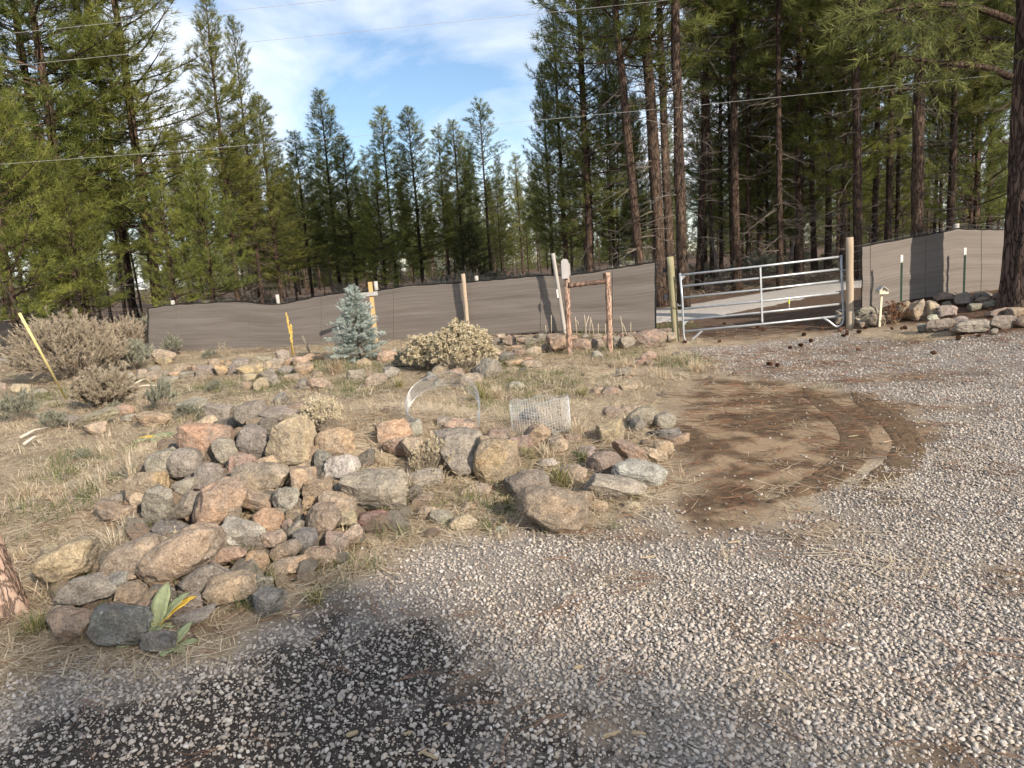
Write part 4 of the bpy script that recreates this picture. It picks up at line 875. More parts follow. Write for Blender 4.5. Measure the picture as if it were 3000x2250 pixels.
# ================================================================== FENCE, GATE AND OTHER BUILT THINGS
def cloth_mat():
    m, N, L, p, out = new_mat('shade_cloth')
    g = N('ShaderNodeUVMap'); mpn = N('ShaderNodeMapping'); L(g.outputs[0], mpn.inputs['Vector']); mpn.inputs['Scale'].default_value = (.35, 44, 1)
    f = noise(N, L, mpn.outputs[0], 1.0, 6, .7); mp2 = N('ShaderNodeMapping'); L(g.outputs[0], mp2.inputs['Vector']); mp2.inputs['Scale'].default_value = (90, 160, 1); w = noise(N, L, mp2.outputs[0], 1.0, 3, .6)
    a = ramp(N, L, f, [(.32, (.145, .124, .108)), (.5, (.20, .174, .153)), (.68, (.245, .216, .193))]).outputs[0]
    c = mixc(N, L, 1.0, a, ramp(N, L, w, [(.3, (.94, .94, .94)), (.7, (1.05, 1.05, 1.05))]).outputs[0], 'MULTIPLY'); L(c, p.inputs['Base Color']); p.inputs['Roughness'].default_value = .8
    bump(N, L, p, f, .12, .01)
    tr = N('ShaderNodeBsdfTranslucent'); L(c, tr.inputs['Color']); mx = N('ShaderNodeMixShader'); mx.inputs[0].default_value = .12; L(p.outputs[0], mx.inputs[1]); L(tr.outputs[0], mx.inputs[2]); L(mx.outputs[0], out.inputs[0])
    return m
M_CLOTH = cloth_mat()
M_HEM = simple_mat('cloth_hem', (.016, .015, .015), (.03, .028, .027), 20, .8)
M_WIRE = simple_mat('fence_wire', (.22, .22, .21), (.32, .32, .31), 20, .55, metal=.6, bs=0)
M_POSTW = simple_mat('peeled_post', (.30, .23, .165), (.52, .43, .33), 4, .85, (1, 1, .12), .5, .01)
M_POSTG = simple_mat('green_treated_post', (.22, .20, .115), (.38, .345, .22), 4, .85, (1, 1, .12), .5, .01)
M_POSTGREY = simple_mat('weathered_post', (.27, .25, .225), (.47, .44, .40), 5, .85, (1, 1, .1), .4, .008)
M_LOGP = bark_mat('stripped_log', (.30, .19, .135), (.48, .32, .24), (.62, .47, .37), 9, .8, .012)
M_LOGD = bark_mat('bark_log', (.075, .045, .035), (.17, .11, .085), (.30, .215, .17), 9, .9, .015)
M_PLANKO = simple_mat('fresh_lumber', (.50, .29, .12), (.68, .44, .21), 5, .75, (1, 1, .1), .2, .004)
M_PLANKG = simple_mat('grey_board', (.30, .29, .28), (.47, .455, .44), 6, .85, (1, 1, .12), .35, .005)
M_GALV = simple_mat('galvanised_steel', (.36, .38, .40), (.50, .52, .54), 9, .42, metal=.55, bs=.1, bd=.002, spec=.5)
M_TGREEN = simple_mat('green_steel', (.010, .030, .020), (.022, .055, .036), 12, .5)
M_WHITE = simple_mat('white_paint', (.68, .66, .60), (.82, .80, .74), 9, .7)
M_CREAM = simple_mat('cream_wood', (.52, .45, .33), (.72, .64, .48), 9, .8, (1, 1, .2), .3, .004)
M_BLACK = simple_mat('black_plastic', (.012, .012, .016), (.03, .03, .036), 12, .5, spec=.4)
M_YEL = simple_mat('yellow_plastic', (.66, .55, .22), (.78, .68, .34), 5, .6, spec=.3)
M_WCABLE = simple_mat('cable', (.32, .32, .31), (.42, .42, .41), 3, .6, bs=0)
M_MARK = simple_mat('marker_yellow', (.55, .60, .05), (.65, .72, .08), 5, .6, bs=0)
def vpole(pts, r0, r1, n=14, seed=0, jit=.03, m=10):
    """rough round pole between two points"""
    rng = np.random.default_rng(seed); a, b = np.array(pts[0]), np.array(pts[1]); t = np.linspace(0, 1, m)[:, None]
    P = a + (b - a) * t + np.concatenate([rng.normal(0, r0 * .05, (m, 2)), np.zeros((m, 1))], 1)
    return MB().tube(P, np.linspace(r0, r1, m), n, True, 1 + rng.normal(0, jit, (m, n)))
def px_pole(x0, y0, x1, y1, Y0, Y1, rad_px, mat, name, label, cat, seed=0, sink=.1, parent=None, top=None, jit=.03):
    b = atY(x0, y0, Y0); t = atY(x1, y1, Y1); b2 = b + (b - t) / np.linalg.norm(b - t) * sink
    r = rad_px * Y0 / F_PX; me = vpole((b2 - b, t - b), r, (top or rad_px) * Y1 / F_PX, seed=seed, jit=jit).mesh(name, mat, True)
    for p_ in me.polygons:
        if len(p_.vertices) > 4: p_.use_smooth = False
    o = put(name, me, None, b)
    if parent: o.parent = parent
    elif label: tag(o, label, cat)
    return o, b, t
# ---- left and middle screen
FL = np.array([atY(440, 1038, 19.2)[:2], atY(1943, 970, 13.95)[:2]])
def fence_Y(px):
    """how far in the fence line stands at a column of the picture"""
    d = ray(px, 900); e = FL[1] - FL[0]; k = d[0] / d[1]
    t = (FL[0][0] - k * FL[0][1]) / (k * e[1] - e[0]); return FL[0][1] + t * e[1]
def cloth(name, cols, Yf, parent, nu=160, nv=26, seed=0, amp=.020, out=0.0):
    """cols: (px, top, bottom) outline of the screen in the photograph"""
    c = np.array(cols, float); u = np.linspace(c[0, 0], c[-1, 0], nu); top = np.interp(u, c[:, 0], c[:, 1]); bot = np.interp(u, c[:, 0], c[:, 2])
    k = np.array([.25, .5, .25])
    for _ in range(4): top[1:-1] = np.convolve(top, k, 'valid'); bot[1:-1] = np.convolve(bot, k, 'valid')
    top = top + 1.6 * np.abs(np.sin(u * .052 + 1.5 * np.sin(u * .013))) - 1.5
    T = np.array([atY(a, b, Yf(a)) for a, b in zip(u, top)]); B = np.array([atY(a, b, Yf(a)) for a, b in zip(u, bot)])
    B[:, 2] -= .02
    s = np.linspace(0, 1, nv); P = T[:, None, :] + (B - T)[:, None, :] * s[None, :, None]
    dist = np.concatenate([[0], np.cumsum(np.linalg.norm(np.diff(T, axis=0), axis=1))])
    U, Vv = np.meshgrid(dist, s, indexing='ij')
    wr = fbm(np.stack([U.ravel() * .55 + Vv.ravel() * .5, Vv.ravel() * 5.5 - U.ravel() * .12, np.full(U.size, seed * 3.1)], 1), 4, seed).reshape(U.shape)
    belly = np.sin(U * 2.1 + seed) * np.sin(Vv * math.pi) * .014
    P[:, :, 1] += wr * amp * (1 + 1.2 * np.sin(Vv * math.pi)) + belly - out
    i = np.arange(nu * nv).reshape(nu, nv); q = np.stack([i[:-1, :-1], i[:-1, 1:], i[1:, 1:], i[1:, :-1]], -1).reshape(-1, 4)
    me = tri_mesh(name, P.reshape(-1, 3), q, M_CLOTH, True); uv = me.uv_layers.new(name='UVMap'); lv = np.zeros(len(me.loops), np.int32); me.loops.foreach_get('vertex_index', lv)
    uv.data.foreach_set('uv', np.stack([U.ravel()[lv], Vv.ravel()[lv]], 1).astype(np.float32).ravel())
    o = put(name, me, parent); so = o.modifiers.new('thick', 'SOLIDIFY'); so.thickness = .004; so.offset = 0
    for nm, line in (('hem', P[:, 0]), ('hem', P[:, -1]), ('hem', P[0]), ('hem', P[-1])):
        put(nm, MB().tube(line + np.array([0, -.006, 0]), .011, 5).mesh(nm, M_HEM, True), o)
    for f in np.arange(.06, 1, 1 / max(3, round(dist[-1] / 1.9))):
        j_ = int(f * (nu - 1)); put('seam', MB().tube(P[j_] + np.array([0, -.004, 0]), .007, 4).mesh('seam', M_CLOTH, True), o)
    return o, T, B
def wires(name, xs, Yf, topf, hgt, parent, step=.16, rows=7, seed=0, r=.0016):
    rng = np.random.default_rng(seed); b = MB(); T = np.array([atY(x, topf(x), Yf(x) + .05) for x in xs]); d = np.concatenate([[0], np.cumsum(np.linalg.norm(np.diff(T, axis=0), axis=1))])
    at = lambda q, z: np.array([np.interp(q, d, T[:, k]) for k in range(3)]) - np.array([0, 0, z])
    zs = [0] + list(np.linspace(.10, hgt, rows)) if rows > 1 else [0]
    for z in zs: b.tube(np.array([at(q, z) + rng.normal(0, .005, 3) for q in np.arange(0, d[-1] + .001, .35)]), r * 1.3, 4, cap=False)
    for q in np.arange(0, d[-1], step): b.tube(np.array([at(q, 0) + rng.normal(0, .004, 3), at(q + rng.normal(0, .015), hgt / 2), at(q, hgt)]), r, 3, cap=False)
    return put(name, b.mesh(name, M_WIRE), parent)
fcols = [(432, 905, 1030), (470, 897, 1036), (505, 893, 1038), (560, 890, 1038), (690, 883, 1030), (760, 889, 1027), (812, 893, 1026), (870, 882, 1028), (930, 868, 1028), (1000, 858, 1024), (1100, 853, 1020), (1185, 838, 1016), (1300, 831, 1006), (1368, 827, 992),
         (1395, 824, 988), (1480, 817, 980), (1580, 807, 972), (1672, 806, 970), (1740, 797, 970), (1800, 786, 972), (1870, 776, 970), (1921, 767, 962)]
fen = thing('screen_fence', 'long brown shade-cloth screen hung on a wire fence, left of the gate', 'fence', (0, 0, 0))
scr, FT, FB = cloth('shade_cloth', fcols, fence_Y, fen, 240, 30, 2)
_tc = np.array(fcols); topL = lambda x: np.interp(x, _tc[:, 0], _tc[:, 1]) - 7
tag(wires('wire_mesh', list(np.arange(270, 1960, 20)), fence_Y, lambda x: min(topL(x), 886 - (x - 690) * .088) if x > 430 else 905 - (x - 270) * .006, 1.15, fen, .16, 6, 4), kind='stuff')
for i, (x, yt, r) in enumerate(((505, 880, 5.5), (812, 863, 5.5), (1100, 824, 6), (1395, 808, 5.5))):
    Y = fence_Y(x) + .10; p = atY(x, yt, Y); z0 = Hs(p[0], Y) - .1
    me = vpole(((0, 0, z0 - p[2]), (0, 0, 0)), r * Y / F_PX, r * Y / F_PX, seed=i).mesh('fence_post', M_POSTGREY, True); put('fence_post', me, fen, p)
# ---- right screen
R_Y = lambda px: float(np.interp(px, [2500, 2600, 2700, 2800, 2900, 3010], [13.3, 13.34, 13.42, 13.55, 13.72, 13.9]))
rcols = [(2524, 722, 905), (2560, 716, 912), (2600, 708, 895), (2650, 700, 880), (2700, 690, 872), (2760, 680, 866), (2803, 670, 860), (2850, 672, 856), (2900, 673, 852), (3010, 672, 850)]
fr = thing('screen_fence', 'short brown shade-cloth screen with tree-shadow stripes, right of the gate', 'fence', (0, 0, 0))
cloth('shade_cloth', rcols, R_Y, fr, 130, 28, 5, .022)
tag(wires('wire_mesh', [2492, 2510, 2524, 2560, 2600, 2650, 2700, 2760, 2803, 2850, 2900, 2960, 3010], R_Y, lambda x: np.interp(x, [2492, 2524, 2600, 2700, 2803, 2900, 3010], [723, 718, 703, 683, 660, 662, 664]), 1.12, fr, .15, 7, 9, .0022), kind='stuff')
p = atY(2803, 655, 13.8); put('fence_post', vpole(((0, 0, Hs(p[0], 13.8) - p[2] - .1), (0, 0, 0)), 7 * 13.8 / F_PX, 7 * 13.8 / F_PX, seed=7).mesh('fence_post', M_POSTGREY, True), fr, p)
# ---- free posts
gl, glb, glt = px_pole(1981, 998, 1963, 752, 13.85, 13.85, 10.5, M_POSTG, 'gate_post', 'round greenish wooden gate post at the left end of the metal gate', 'post', 1, .15, top=9.5)
gr, grb, grt = px_pole(2490, 964, 2489, 695, 13.2, 13.2, 11, M_POSTW, 'gate_post', 'pale round wooden gate post at the right end of the metal gate', 'post', 2, .15, top=10)
fp, _, _ = px_pole(1373, 982, 1356, 802, fence_Y(1365) - .14, fence_Y(1365) - .14, 6, M_POSTW, 'fence_stake', 'slim peeled log post standing in front of the middle of the screen', 'post', 3, .2)
lp, lpb, lpt = px_pole(1655, 972, 1620, 742, 14.55, 14.55, 6, M_POSTGREY, 'leaning_post', 'tall grey post leaning left just beside the log frame', 'post', 4, .2, top=5.5)
c0, c1 = atY(1632, 848, 14.47), atY(1635, 872, 14.47); put('sticker', MB().beam(c1 - lpb, c0 - lpb, .028, .004).mesh('sticker', M_WHITE), lp)
# wooden cross
cy_ = fence_Y(1085) - .75; b0, b1 = atY(1103, 1010, cy_), atY(1084, 826, cy_)
cr_ = thing('wooden_cross', 'plain wooden cross of orange lumber with a grey arm behind the spruce', 'cross', b0)
put('upright', MB().beam((0, 0, -.15), b1 - b0, .085, .04).mesh('upright', M_PLANKO), cr_)
a0, a1 = atY(1022, 868, cy_ - .045), atY(1106, 859, cy_ - .045); put('cross_arm', MB().beam(a0 - b0, a1 - b0, .085, .035).mesh('cross_arm', M_PLANKG), cr_)
# log frame with a weathered board
Y1 = 12.15
l0, l1 = atY(1669, 1047, Y1), atY(1660, 815, Y1); r0_, r1_ = atY(1788, 1038, Y1 + .1), atY(1780, 798, Y1 + .1)
lf = thing('log_frame', 'two peeled log posts joined by a bark-covered crossbar in front of the screen', 'log frame', l0)
def logpost(a, b, r, seed, mat, nm):
    o = put(nm, vpole((a, b), r, r * .86, 16, seed, .07, 22).mesh(nm, mat, True), lf); rng = np.random.default_rng(seed)
    kb = MB()
    for k in range(9):
        t = rng.uniform(.1, .92); az = rng.uniform(0, 6.28); c = a + (b - a) * t; d = np.array([math.cos(az), math.sin(az), .4]); kb.tube(np.array([c + d * r * .8, c + d * (r + .018)]), [.011, .006], 6)
    tag(put('branch_stubs', kb.mesh('branch_stubs', M_LOGP), o), kind='stuff'); return o
ZV = np.zeros(3)
logpost(ZV - (0, 0, .15), l1 - l0, .048, 11, M_LOGP, 'log_post'); logpost(r0_ - l0 - (0, 0, .15), r1_ - l0, .051, 12, M_LOGP, 'log_post')
q0, q1 = atY(1664, 836, Y1 - .03), atY(1775, 824, Y1 + .07); put('crossbar', vpole((q0 - l0, q1 - l0), .043, .038, 14, 13, .08, 16).mesh('crossbar', M_LOGD, True), lf)
q = atY(1771, 800, Y1 + .1) - l0; put('log_stub', vpole((q - (0, 0, .12), q), .028, .026, 10, 15, .05, 5).mesh('log_stub', M_LOGD, True), lf)
bd = thing('board_sign', 'blank weathered grey board with clipped corners fixed on the left log post', 'sign', atY(1657, 816, Y1 - .08))
def clipped(w, h, c, t, nm, dx=0, dy=0, dz=0):
    o2 = [(-w / 2, 0), (w / 2, 0), (w / 2, h - c), (w / 2 - c, h), (-w / 2 + c, h), (-w / 2, h - c)]
    v = [(x + dx, dy + s * t / 2, z + dz) for s in (-1, 1) for x, z in o2]; n = 6
    return put(nm, MB().add(v, [tuple(range(n)), tuple(range(2 * n - 1, n - 1, -1))] + [(i, n + i, n + (i + 1) % n, (i + 1) % n) for i in range(n)]).mesh(nm, M_PLANKG), bd)
clipped(.118, .315, .03, .02, 'front_board'); clipped(.155, .205, .018, .018, 'back_board', .008, .03, .045)
# boxes hanging by the left gate post
for (x, y, w, h, Y, lab) in ((1951, 870, 14, 17, 13.9, 'black box fixed low on the wire left of the left gate post'), (1948, 792, 11, 12, 13.95, 'small black box fixed high on the wire left of the left gate post')):
    c = atY(x, y, Y); k = Y / F_PX; t = thing('control_box', lab, 'box', c)
    put('housing', MB().box((0, 0, 0), (w * k, .05, h * k)).mesh('housing', M_BLACK), t); put('lid', MB().box((0, -.029, .01), (w * k * .8, .008, h * k * .6)).mesh('lid', M_BLACK), t)
# ---- tubular gate
GA, GBp = atY(1992, 1000, 13.7), atY(2468, 957, 13.3)     # lower corners on the drive
gate = thing('metal_gate', 'closed galvanised six-rail tube gate between two wooden posts', 'gate', GA)
def GPt(px, py):
    """a pixel carried onto the plane of the gate"""
    n = np.cross(GBp - GA, (0, 0, 1)); d = ray(px, py); t = ((GA - CAMP) @ n) / (d @ n); return CAMP + d * t - GA
rl = [(1993, 806, 2462, 752), (1997, 839, 2463, 788), (2000, 872, 2464, 822), (2002, 905, 2465, 857), (2003, 938, 2466, 890), (2005, 971, 2467, 925)]
for a, b, c, d in rl: put('rail', MB().tube(np.array([GPt(a, b), GPt((a + c) / 2, (b + d) / 2 + 1.0), GPt(c, d)]), .021, 10).mesh('rail', M_GALV, True), gate)
put('end_upright', MB().tube(np.array([GPt(1992, 800), GPt(1999, 880), GPt(2002, 960), GPt(2003, 982), GPt(2005, 993), GPt(2009, 999)]), .022, 10).mesh('end_upright', M_GALV, True), gate)
put('end_upright', MB().tube(np.array([GPt(2464, 747), GPt(2466, 820), GPt(2470, 900), GPt(2471, 935), GPt(2469, 948), GPt(2460, 955), GPt(2450, 957), GPt(2443, 953), GPt(2428, 941), GPt(2407, 929)]), .022, 10).mesh('end_upright', M_GALV, True), gate)
put('brace', MB().beam(GPt(2226, 783) + (0, -.03, 0), GPt(2232, 944) + (0, -.03, 0), .03, .012).mesh('brace', M_GALV), gate)
put('foot_brace', MB().beam(GPt(2058, 968), GPt(2028, 995), .035, .012).mesh('foot_brace', M_GALV), gate)
for x, y in ((1999, 815), (2008, 945)):
    a, b, c = GPt(x - 4, y - 6), GPt(x + 9, y - 7), GPt(x - 3, y + 8); e = np.array([0, -.01, 0])
    put('gusset', MB().add([a, b, c, a + e, b + e, c + e], [(0, 1, 2), (5, 4, 3), (0, 3, 4, 1), (1, 4, 5, 2), (2, 5, 3, 0)]).mesh('gusset', M_GALV), gate)
for y in (792, 909): put('latch', MB().tube(np.array([GPt(2456, y - 1), GPt(2470, y), GPt(2477, y + 1)]), .012, 8).tube(np.array([GPt(2474, y - 3), GPt(2475, y + 3)]), .016, 8).mesh('latch', M_GALV, True), gate)
ch = MB()
for k in range(10): c = GPt(1984 + k * 1.5, 890 + 6 * math.sin(k / 9 * math.pi)); ch.tube(c + np.array([(math.cos(t) * .013, 0 if k % 2 else math.sin(t) * .008, 0 if not k % 2 else math.sin(t) * .008) for t in np.linspace(0, 6.28, 9)]), .003, 5)
tag(put('chain', ch.mesh('chain', M_GALV, True), gate), kind='stuff')
# ---- birdhouse
bh0 = atY(2577, 915, 12.75); bt = atY(2583, 862, 12.75); k = 12.75 / F_PX
bh = thing('birdhouse', 'little cream birdhouse with feeding tray on a stake before the right screen', 'birdhouse', bh0)
o_ = bt - bh0; put('stake', MB().beam((0, 0, -.25), o_, .035, .025).mesh('stake', M_CREAM), bh)
put('tray', MB().box(o_ + (0, 0, .01), (.15, .15, .012)).box(o_ + (0, -.075, .024), (.15, .012, .035)).box(o_ + (-.075, 0, .024), (.012, .15, .035)).box(o_ + (.075, 0, .024), (.012, .15, .035)).mesh('tray', M_CREAM), bh)
w, hw, hp, dp = .058, .075, .128, .05
v = [(-w, -dp, .016), (w, -dp, .016), (w, -dp, hw), (0, -dp, hp), (-w, -dp, hw), (-w, dp, .016), (w, dp, .016), (w, dp, hw), (0, dp, hp), (-w, dp, hw)]
put('house_box', MB().add(np.array(v) + o_, [(0, 1, 2, 3, 4), (9, 8, 7, 6, 5), (0, 5, 6, 1), (1, 6, 7, 2), (2, 7, 8, 3), (3, 8, 9, 4), (4, 9, 5, 0)]).mesh('house_box', M_CREAM), bh)
for s in (-1, 1): put('roof_panel', MB().beam(np.array(o_) + (0, -.01, hp + .012), np.array(o_) + (s * (w + .028), -.01, hw - .012), .15, .012, (s * .7, 0, 1)).mesh('roof_panel', M_PLANKG), bh)
th = np.linspace(0, 2 * math.pi, 13)[:-1]; put('entry_hole', MB().add([(math.cos(t) * .014 + o_[0], o_[1] - dp - .003, math.sin(t) * .014 + o_[2] + .075) for t in th], [tuple(range(12))[::-1]]).mesh('entry_hole', M_BLACK), bh)
# ---- steel T-posts
for x, yt, yb, Y, lab in ((2640, 748, 868, 12.9, 'dark green steel stake with white tip, left of two before the right screen'), (2824, 727, 852, 13.3, 'dark green steel stake with white tip, right of two before the right screen')):
    b, t = atY(x, yb, Y), atY(x, yt, Y); h = t[2] - b[2]; tp = thing('steel_stake', lab, 'stake', b)
    mb = MB().box((0, 0, (h - .13) / 2 - .15), (.036, .006, h + .17)).box((0, .016, (h - .13) / 2 - .15), (.006, .03, h + .17))
    for k in range(12): mb.box((0, -.006, k * h / 13), (.012, .008, .02))
    put('shaft', mb.mesh('shaft', M_TGREEN), tp); put('white_tip', MB().box((0, 0, h - .06), (.040, .009, .13)).box((0, .016, h - .06), (.009, .034, .13)).mesh('white_tip', M_WHITE), tp)
# stakes beyond the gate
b = atY(2312, 914, 16.6); t = atY(2312, 873, 16.6); ms = thing('marker_stake', 'thin marker stake with yellow top beside the road beyond the gate', 'stake', b)
hh = t[2] - b[2]; put('stake', MB().box((0, 0, hh * .3 - .05), (.022, .022, hh * .6 + .1)).mesh('stake', M_POSTGREY), ms); put('yellow_top', MB().box((0, 0, hh * .8), (.026, .026, hh * .4)).mesh('yellow_top', M_MARK), ms)
b = atY(2437, 880, 20.5); tag(put('marker_stake', MB().box((0, 0, .02), (.03, .03, .18)).mesh('marker_stake', M_POSTGREY), None, b), 'short pale stake on the far side of the road beyond the gate', 'stake')
# ---- guy wire with yellow sleeve
g0 = gp(195, 1172); g1 = atY(57, 918, 10.1); dv = g1 - g0
gy_ = thing('guy_wire', 'slanting guy wire with a long yellow sleeve at the left edge', 'guy wire', g0)
put('yellow_sleeve', MB().tube(np.array([-dv * .04, dv * .5, dv]), [.016, .0175, .018], 12).mesh('yellow_sleeve', M_YEL, True), gy_)
put('cable', MB().tube(np.array([dv * .98, dv * 2.2, dv * 6.0]), .006, 6).mesh('cable', M_WCABLE, True), gy_)
# ---- overhead wires
def pline(pts, Y0, Y1, lab):
    P = np.array([atY(x, y, np.interp(x, [0, 3000], [Y0, Y1])) for x, y in pts]); d0, d1 = P[0] - P[1], P[-1] - P[-2]
    P = np.concatenate([[P[0] + d0 / np.linalg.norm(d0) * 22], P, [P[-1] + d1 / np.linalg.norm(d1) * 22]])
    tag(put('power_line', MB().tube(P, .0038, 6, False).mesh('power_line', M_WCABLE, True)), lab, 'wire')
pline([(0, 101), (300, 70), (620, 37), (980, 0)], 17.0, 16.5, 'uppermost overhead wire, crossing the top left corner')
pline([(0, 196), (500, 146), (1000, 97), (1660, 31), (1930, 3)], 17.2, 16.8, 'middle overhead wire, rising to the top edge at the right')
pline([(0, 481), (500, 444), (1000, 403), (1500, 359), (2000, 313), (2500, 262), (2900, 222)], 18.2, 18.0, 'lowest overhead wire, running across the whole wood')
# ---- rolled wire mesh rings in the bed
def ring(px, py, r, h, tilt, yaw, lab, lift=.0, arc=2 * math.pi, sp=.019):
    b = MB(); n = int(arc * r / sp); a0 = -arc / 2
    R3 = Matrix.Rotation(yaw, 3, 'Z') @ Matrix.Rotation(tilt, 3, 'X'); R3 = np.array(R3)
    cyl = lambda a, z: np.array([math.sin(a) * r * (1 + .05 * math.sin(3 * a)), math.cos(a) * r, z + .012 * math.sin(5 * a)])
    for i in range(n + 1):
        a = a0 + arc * i / n; b.tube(np.array([R3 @ cyl(a, 0), R3 @ cyl(a, h)]), .0011, 3, cap=False)
    for j in range(int(h / sp) + 1): b.tube(np.array([R3 @ cyl(a0 + arc * i / 40, j * sp) for i in range(41)]), .0011, 3, cap=False)
    for z in (0, h): b.tube(np.array([R3 @ cyl(a0 + arc * i / 40, z) for i in range(41)]), .002, 4, cap=False)
    p = gp(px, py); p[2] += lift; t = thing('wire_ring', lab, 'wire cage', p); tag(put('wire_netting', b.mesh('wire_netting', M_GALV), t), kind='stuff')
ring(1308, 1258, .29, .17, rad(44), .1, 'arched hoop of fine wire mesh, left of two standing in the bed', .13, 4.3, .022)
ring(1590, 1262, .25, .27, rad(-6), .2, 'upright ring of fine wire mesh, right of two standing in the bed', .0, 6.283, .024)
# weathered stake by the big boulder
_, _, _ = px_pole(1276, 1380, 1261, 1262, 5.55, 5.55, 6, M_POSTW, 'broken_stake', 'splintered pale wooden stake between boulders of the bed edging', 'stake', 31, .1, top=3, jit=.15)
# black drip pipe
pp = [gp(1130 + k * 17, 1080 - .5 * k) + (0, 0, .03) for k in range(6)]; tag(put('drip_pipe', MB().tube(np.array(pp), .012, 8).mesh('drip_pipe', M_BLACK, True)), 'black plastic pipe lying on the ground right of the spruce', 'pipe')
# ---- big pine at the right edge
bx = atY(2998, 875, 12.25); big = thing('pine_tree', 'huge thick pine trunk filling the right edge of the picture', 'tree', (bx[0], 12.25, Hs(bx[0], 12.25) - .1))
n, m_ = 64, 130; zz = np.linspace(0, 15, m_); th = np.arange(n) / n * 2 * math.pi
TH, ZZ = np.meshgrid(th, zz); Q = np.stack([np.cos(TH) * 5, np.sin(TH) * 5, ZZ * 1.5], -1).reshape(-1, 3); rid = np.abs(fbm(Q * np.array([1.1, 1.1, .9]), 3, 77)).reshape(TH.shape); pl = fbm(Q * 2.4, 3, 78).reshape(TH.shape)
RR = (.305 * (1 - ZZ / 24) + .11 * np.exp(-ZZ / .35)) * (1 + .14 * np.minimum(rid * 3.2, 1) - .09 + .03 * pl)
V = np.stack([np.cos(TH) * RR - ZZ * .004, np.sin(TH) * RR, ZZ], -1).reshape(-1, 3); i = np.arange(n * m_).reshape(m_, n); j = np.roll(i, -1, 1)
M_BIGBARK = bark_mat('old_bark', (.042, .031, .028), (.10, .068, .055), (.185, .125, .10), 5.5, .9, .035)
put('trunk', tri_mesh('trunk', V, np.stack([i[:-1], j[:-1], j[1:], i[1:]], -1).reshape(-1, 4), M_BIGBARK, True), big)
rng = np.random.default_rng(8); lb, Pn, Dn, Sn, Tn = MB(), [], [], [], []
def limb(a, pts, r, leafy):
    C = np.array([a] + pts); t = np.linspace(0, 1, 14); C = np.stack([np.interp(t, np.linspace(0, 1, len(C)), C[:, k]) for k in range(3)], 1)
    C[1:-1] = (C[:-2] + C[1:-1] * 2 + C[2:]) / 4; lb.tube(C, np.linspace(r, r * .2, 14), 7)
    for q in range(leafy):
        f = rng.uniform(.25, 1); c = np.array([np.interp(f, t, C[:, k]) for k in range(3)]); e = c + rng.normal(0, .30, 3) * np.array([1, 1, .7]) * (1.3 - f * .5) - (0, 0, .10)
        lb.tube(np.array([c, (c + e) / 2 + rng.normal(0, .03, 3), e]), [.008, .006, .004], 4, cap=False); Pn.append(e); Dn.append((e - c) + (C[-1] - C[0]) * .08 + rng.normal(0, .1, 3)); Sn.append(rng.uniform(.8, 1.25)); Tn.append(rng.uniform(.2, .9))
ob = np.array(big.location)
def bp(px, py, Y): return atY(px, py, Y) - ob
limb(bp(2960, 225, 12.2), [bp(2890, 195, 12.0), bp(2800, 190, 11.7), bp(2720, 180, 11.4), bp(2620, 165, 11.0)], .06, 46)
limb(bp(2965, 60, 12.2), [bp(2860, 20, 11.8), bp(2740, 10, 11.4), bp(2600, 30, 11.0), bp(2520, 60, 10.8)], .06, 85)
limb(bp(2965, -60, 12.2), [bp(2800, -70, 12.4), bp(2650, -40, 12.6), bp(2480, 20, 12.9)], .06, 70)
limb(bp(2965, 120, 12.4), [bp(2900, 110, 13.0), bp(2830, 120, 13.6), bp(2740, 150, 14.2)], .04, 38)
for (x, y, x2, y2) in ((2960, 300, 2900, 330), (2955, 420, 2925, 400), (2960, 270, 2985, 240)): lb.tube(np.array([bp(x, y, 12), bp((x + x2) / 2, (y + y2) / 2 + 6, 11.7), bp(x2, y2, 11.5)]), [.014, .01, .005], 5)
for k in range(60):
    az = rng.uniform(0, 6.28); h = rng.uniform(8, 15); L = rng.uniform(1, 3); a = np.array([0, 0, h]); e = a + np.array([math.cos(az) * L, math.sin(az) * L, rng.uniform(-.2, .8)]); limb(a, [(a + e) / 2 + (0, 0, .1), e], .04, 12)
put('limbs', lb.mesh('limbs', M_BARK, True), big); Vn, Fn, Cn_ = place_tufts(Pn, Dn, Sn, Tn, rng); put('crown', tri_mesh('crown', Vn, Fn, M_NEEDLE, False, Cn_), big)
# bark-covered stump at the left edge
sb = gp(25, 1805); st = thing('tree_stump', 'bark-covered stump leaning out of the lower left edge', 'stump', sb)
rs_ = np.random.default_rng(3); n = 40; zz = np.linspace(-.1, .52, 40); TH, ZZ = np.meshgrid(np.arange(n) / n * 6.2832, zz); rid = np.abs(fbm(np.stack([np.cos(TH) * 4, np.sin(TH) * 4, ZZ * 6], -1).reshape(-1, 3), 3, 55)).reshape(TH.shape)
RR = (.105 + .05 * np.exp(-(ZZ + .1) / .1)) * (.93 + .16 * np.minimum(rid * 3, 1)); V = np.stack([np.cos(TH) * RR - ZZ * .20 - .02, np.sin(TH) * RR, ZZ], -1).reshape(-1, 3); i = np.arange(n * 40).reshape(40, n); j = np.roll(i, -1, 1)
put('bark', tri_mesh('bark', V, np.stack([i[:-1], j[:-1], j[1:], i[1:]], -1).reshape(-1, 4), M_LOGP, True), st)
put('cut_top', MB().add(V[-n:], [tuple(range(n))]).mesh('cut_top', M_POSTW), st)
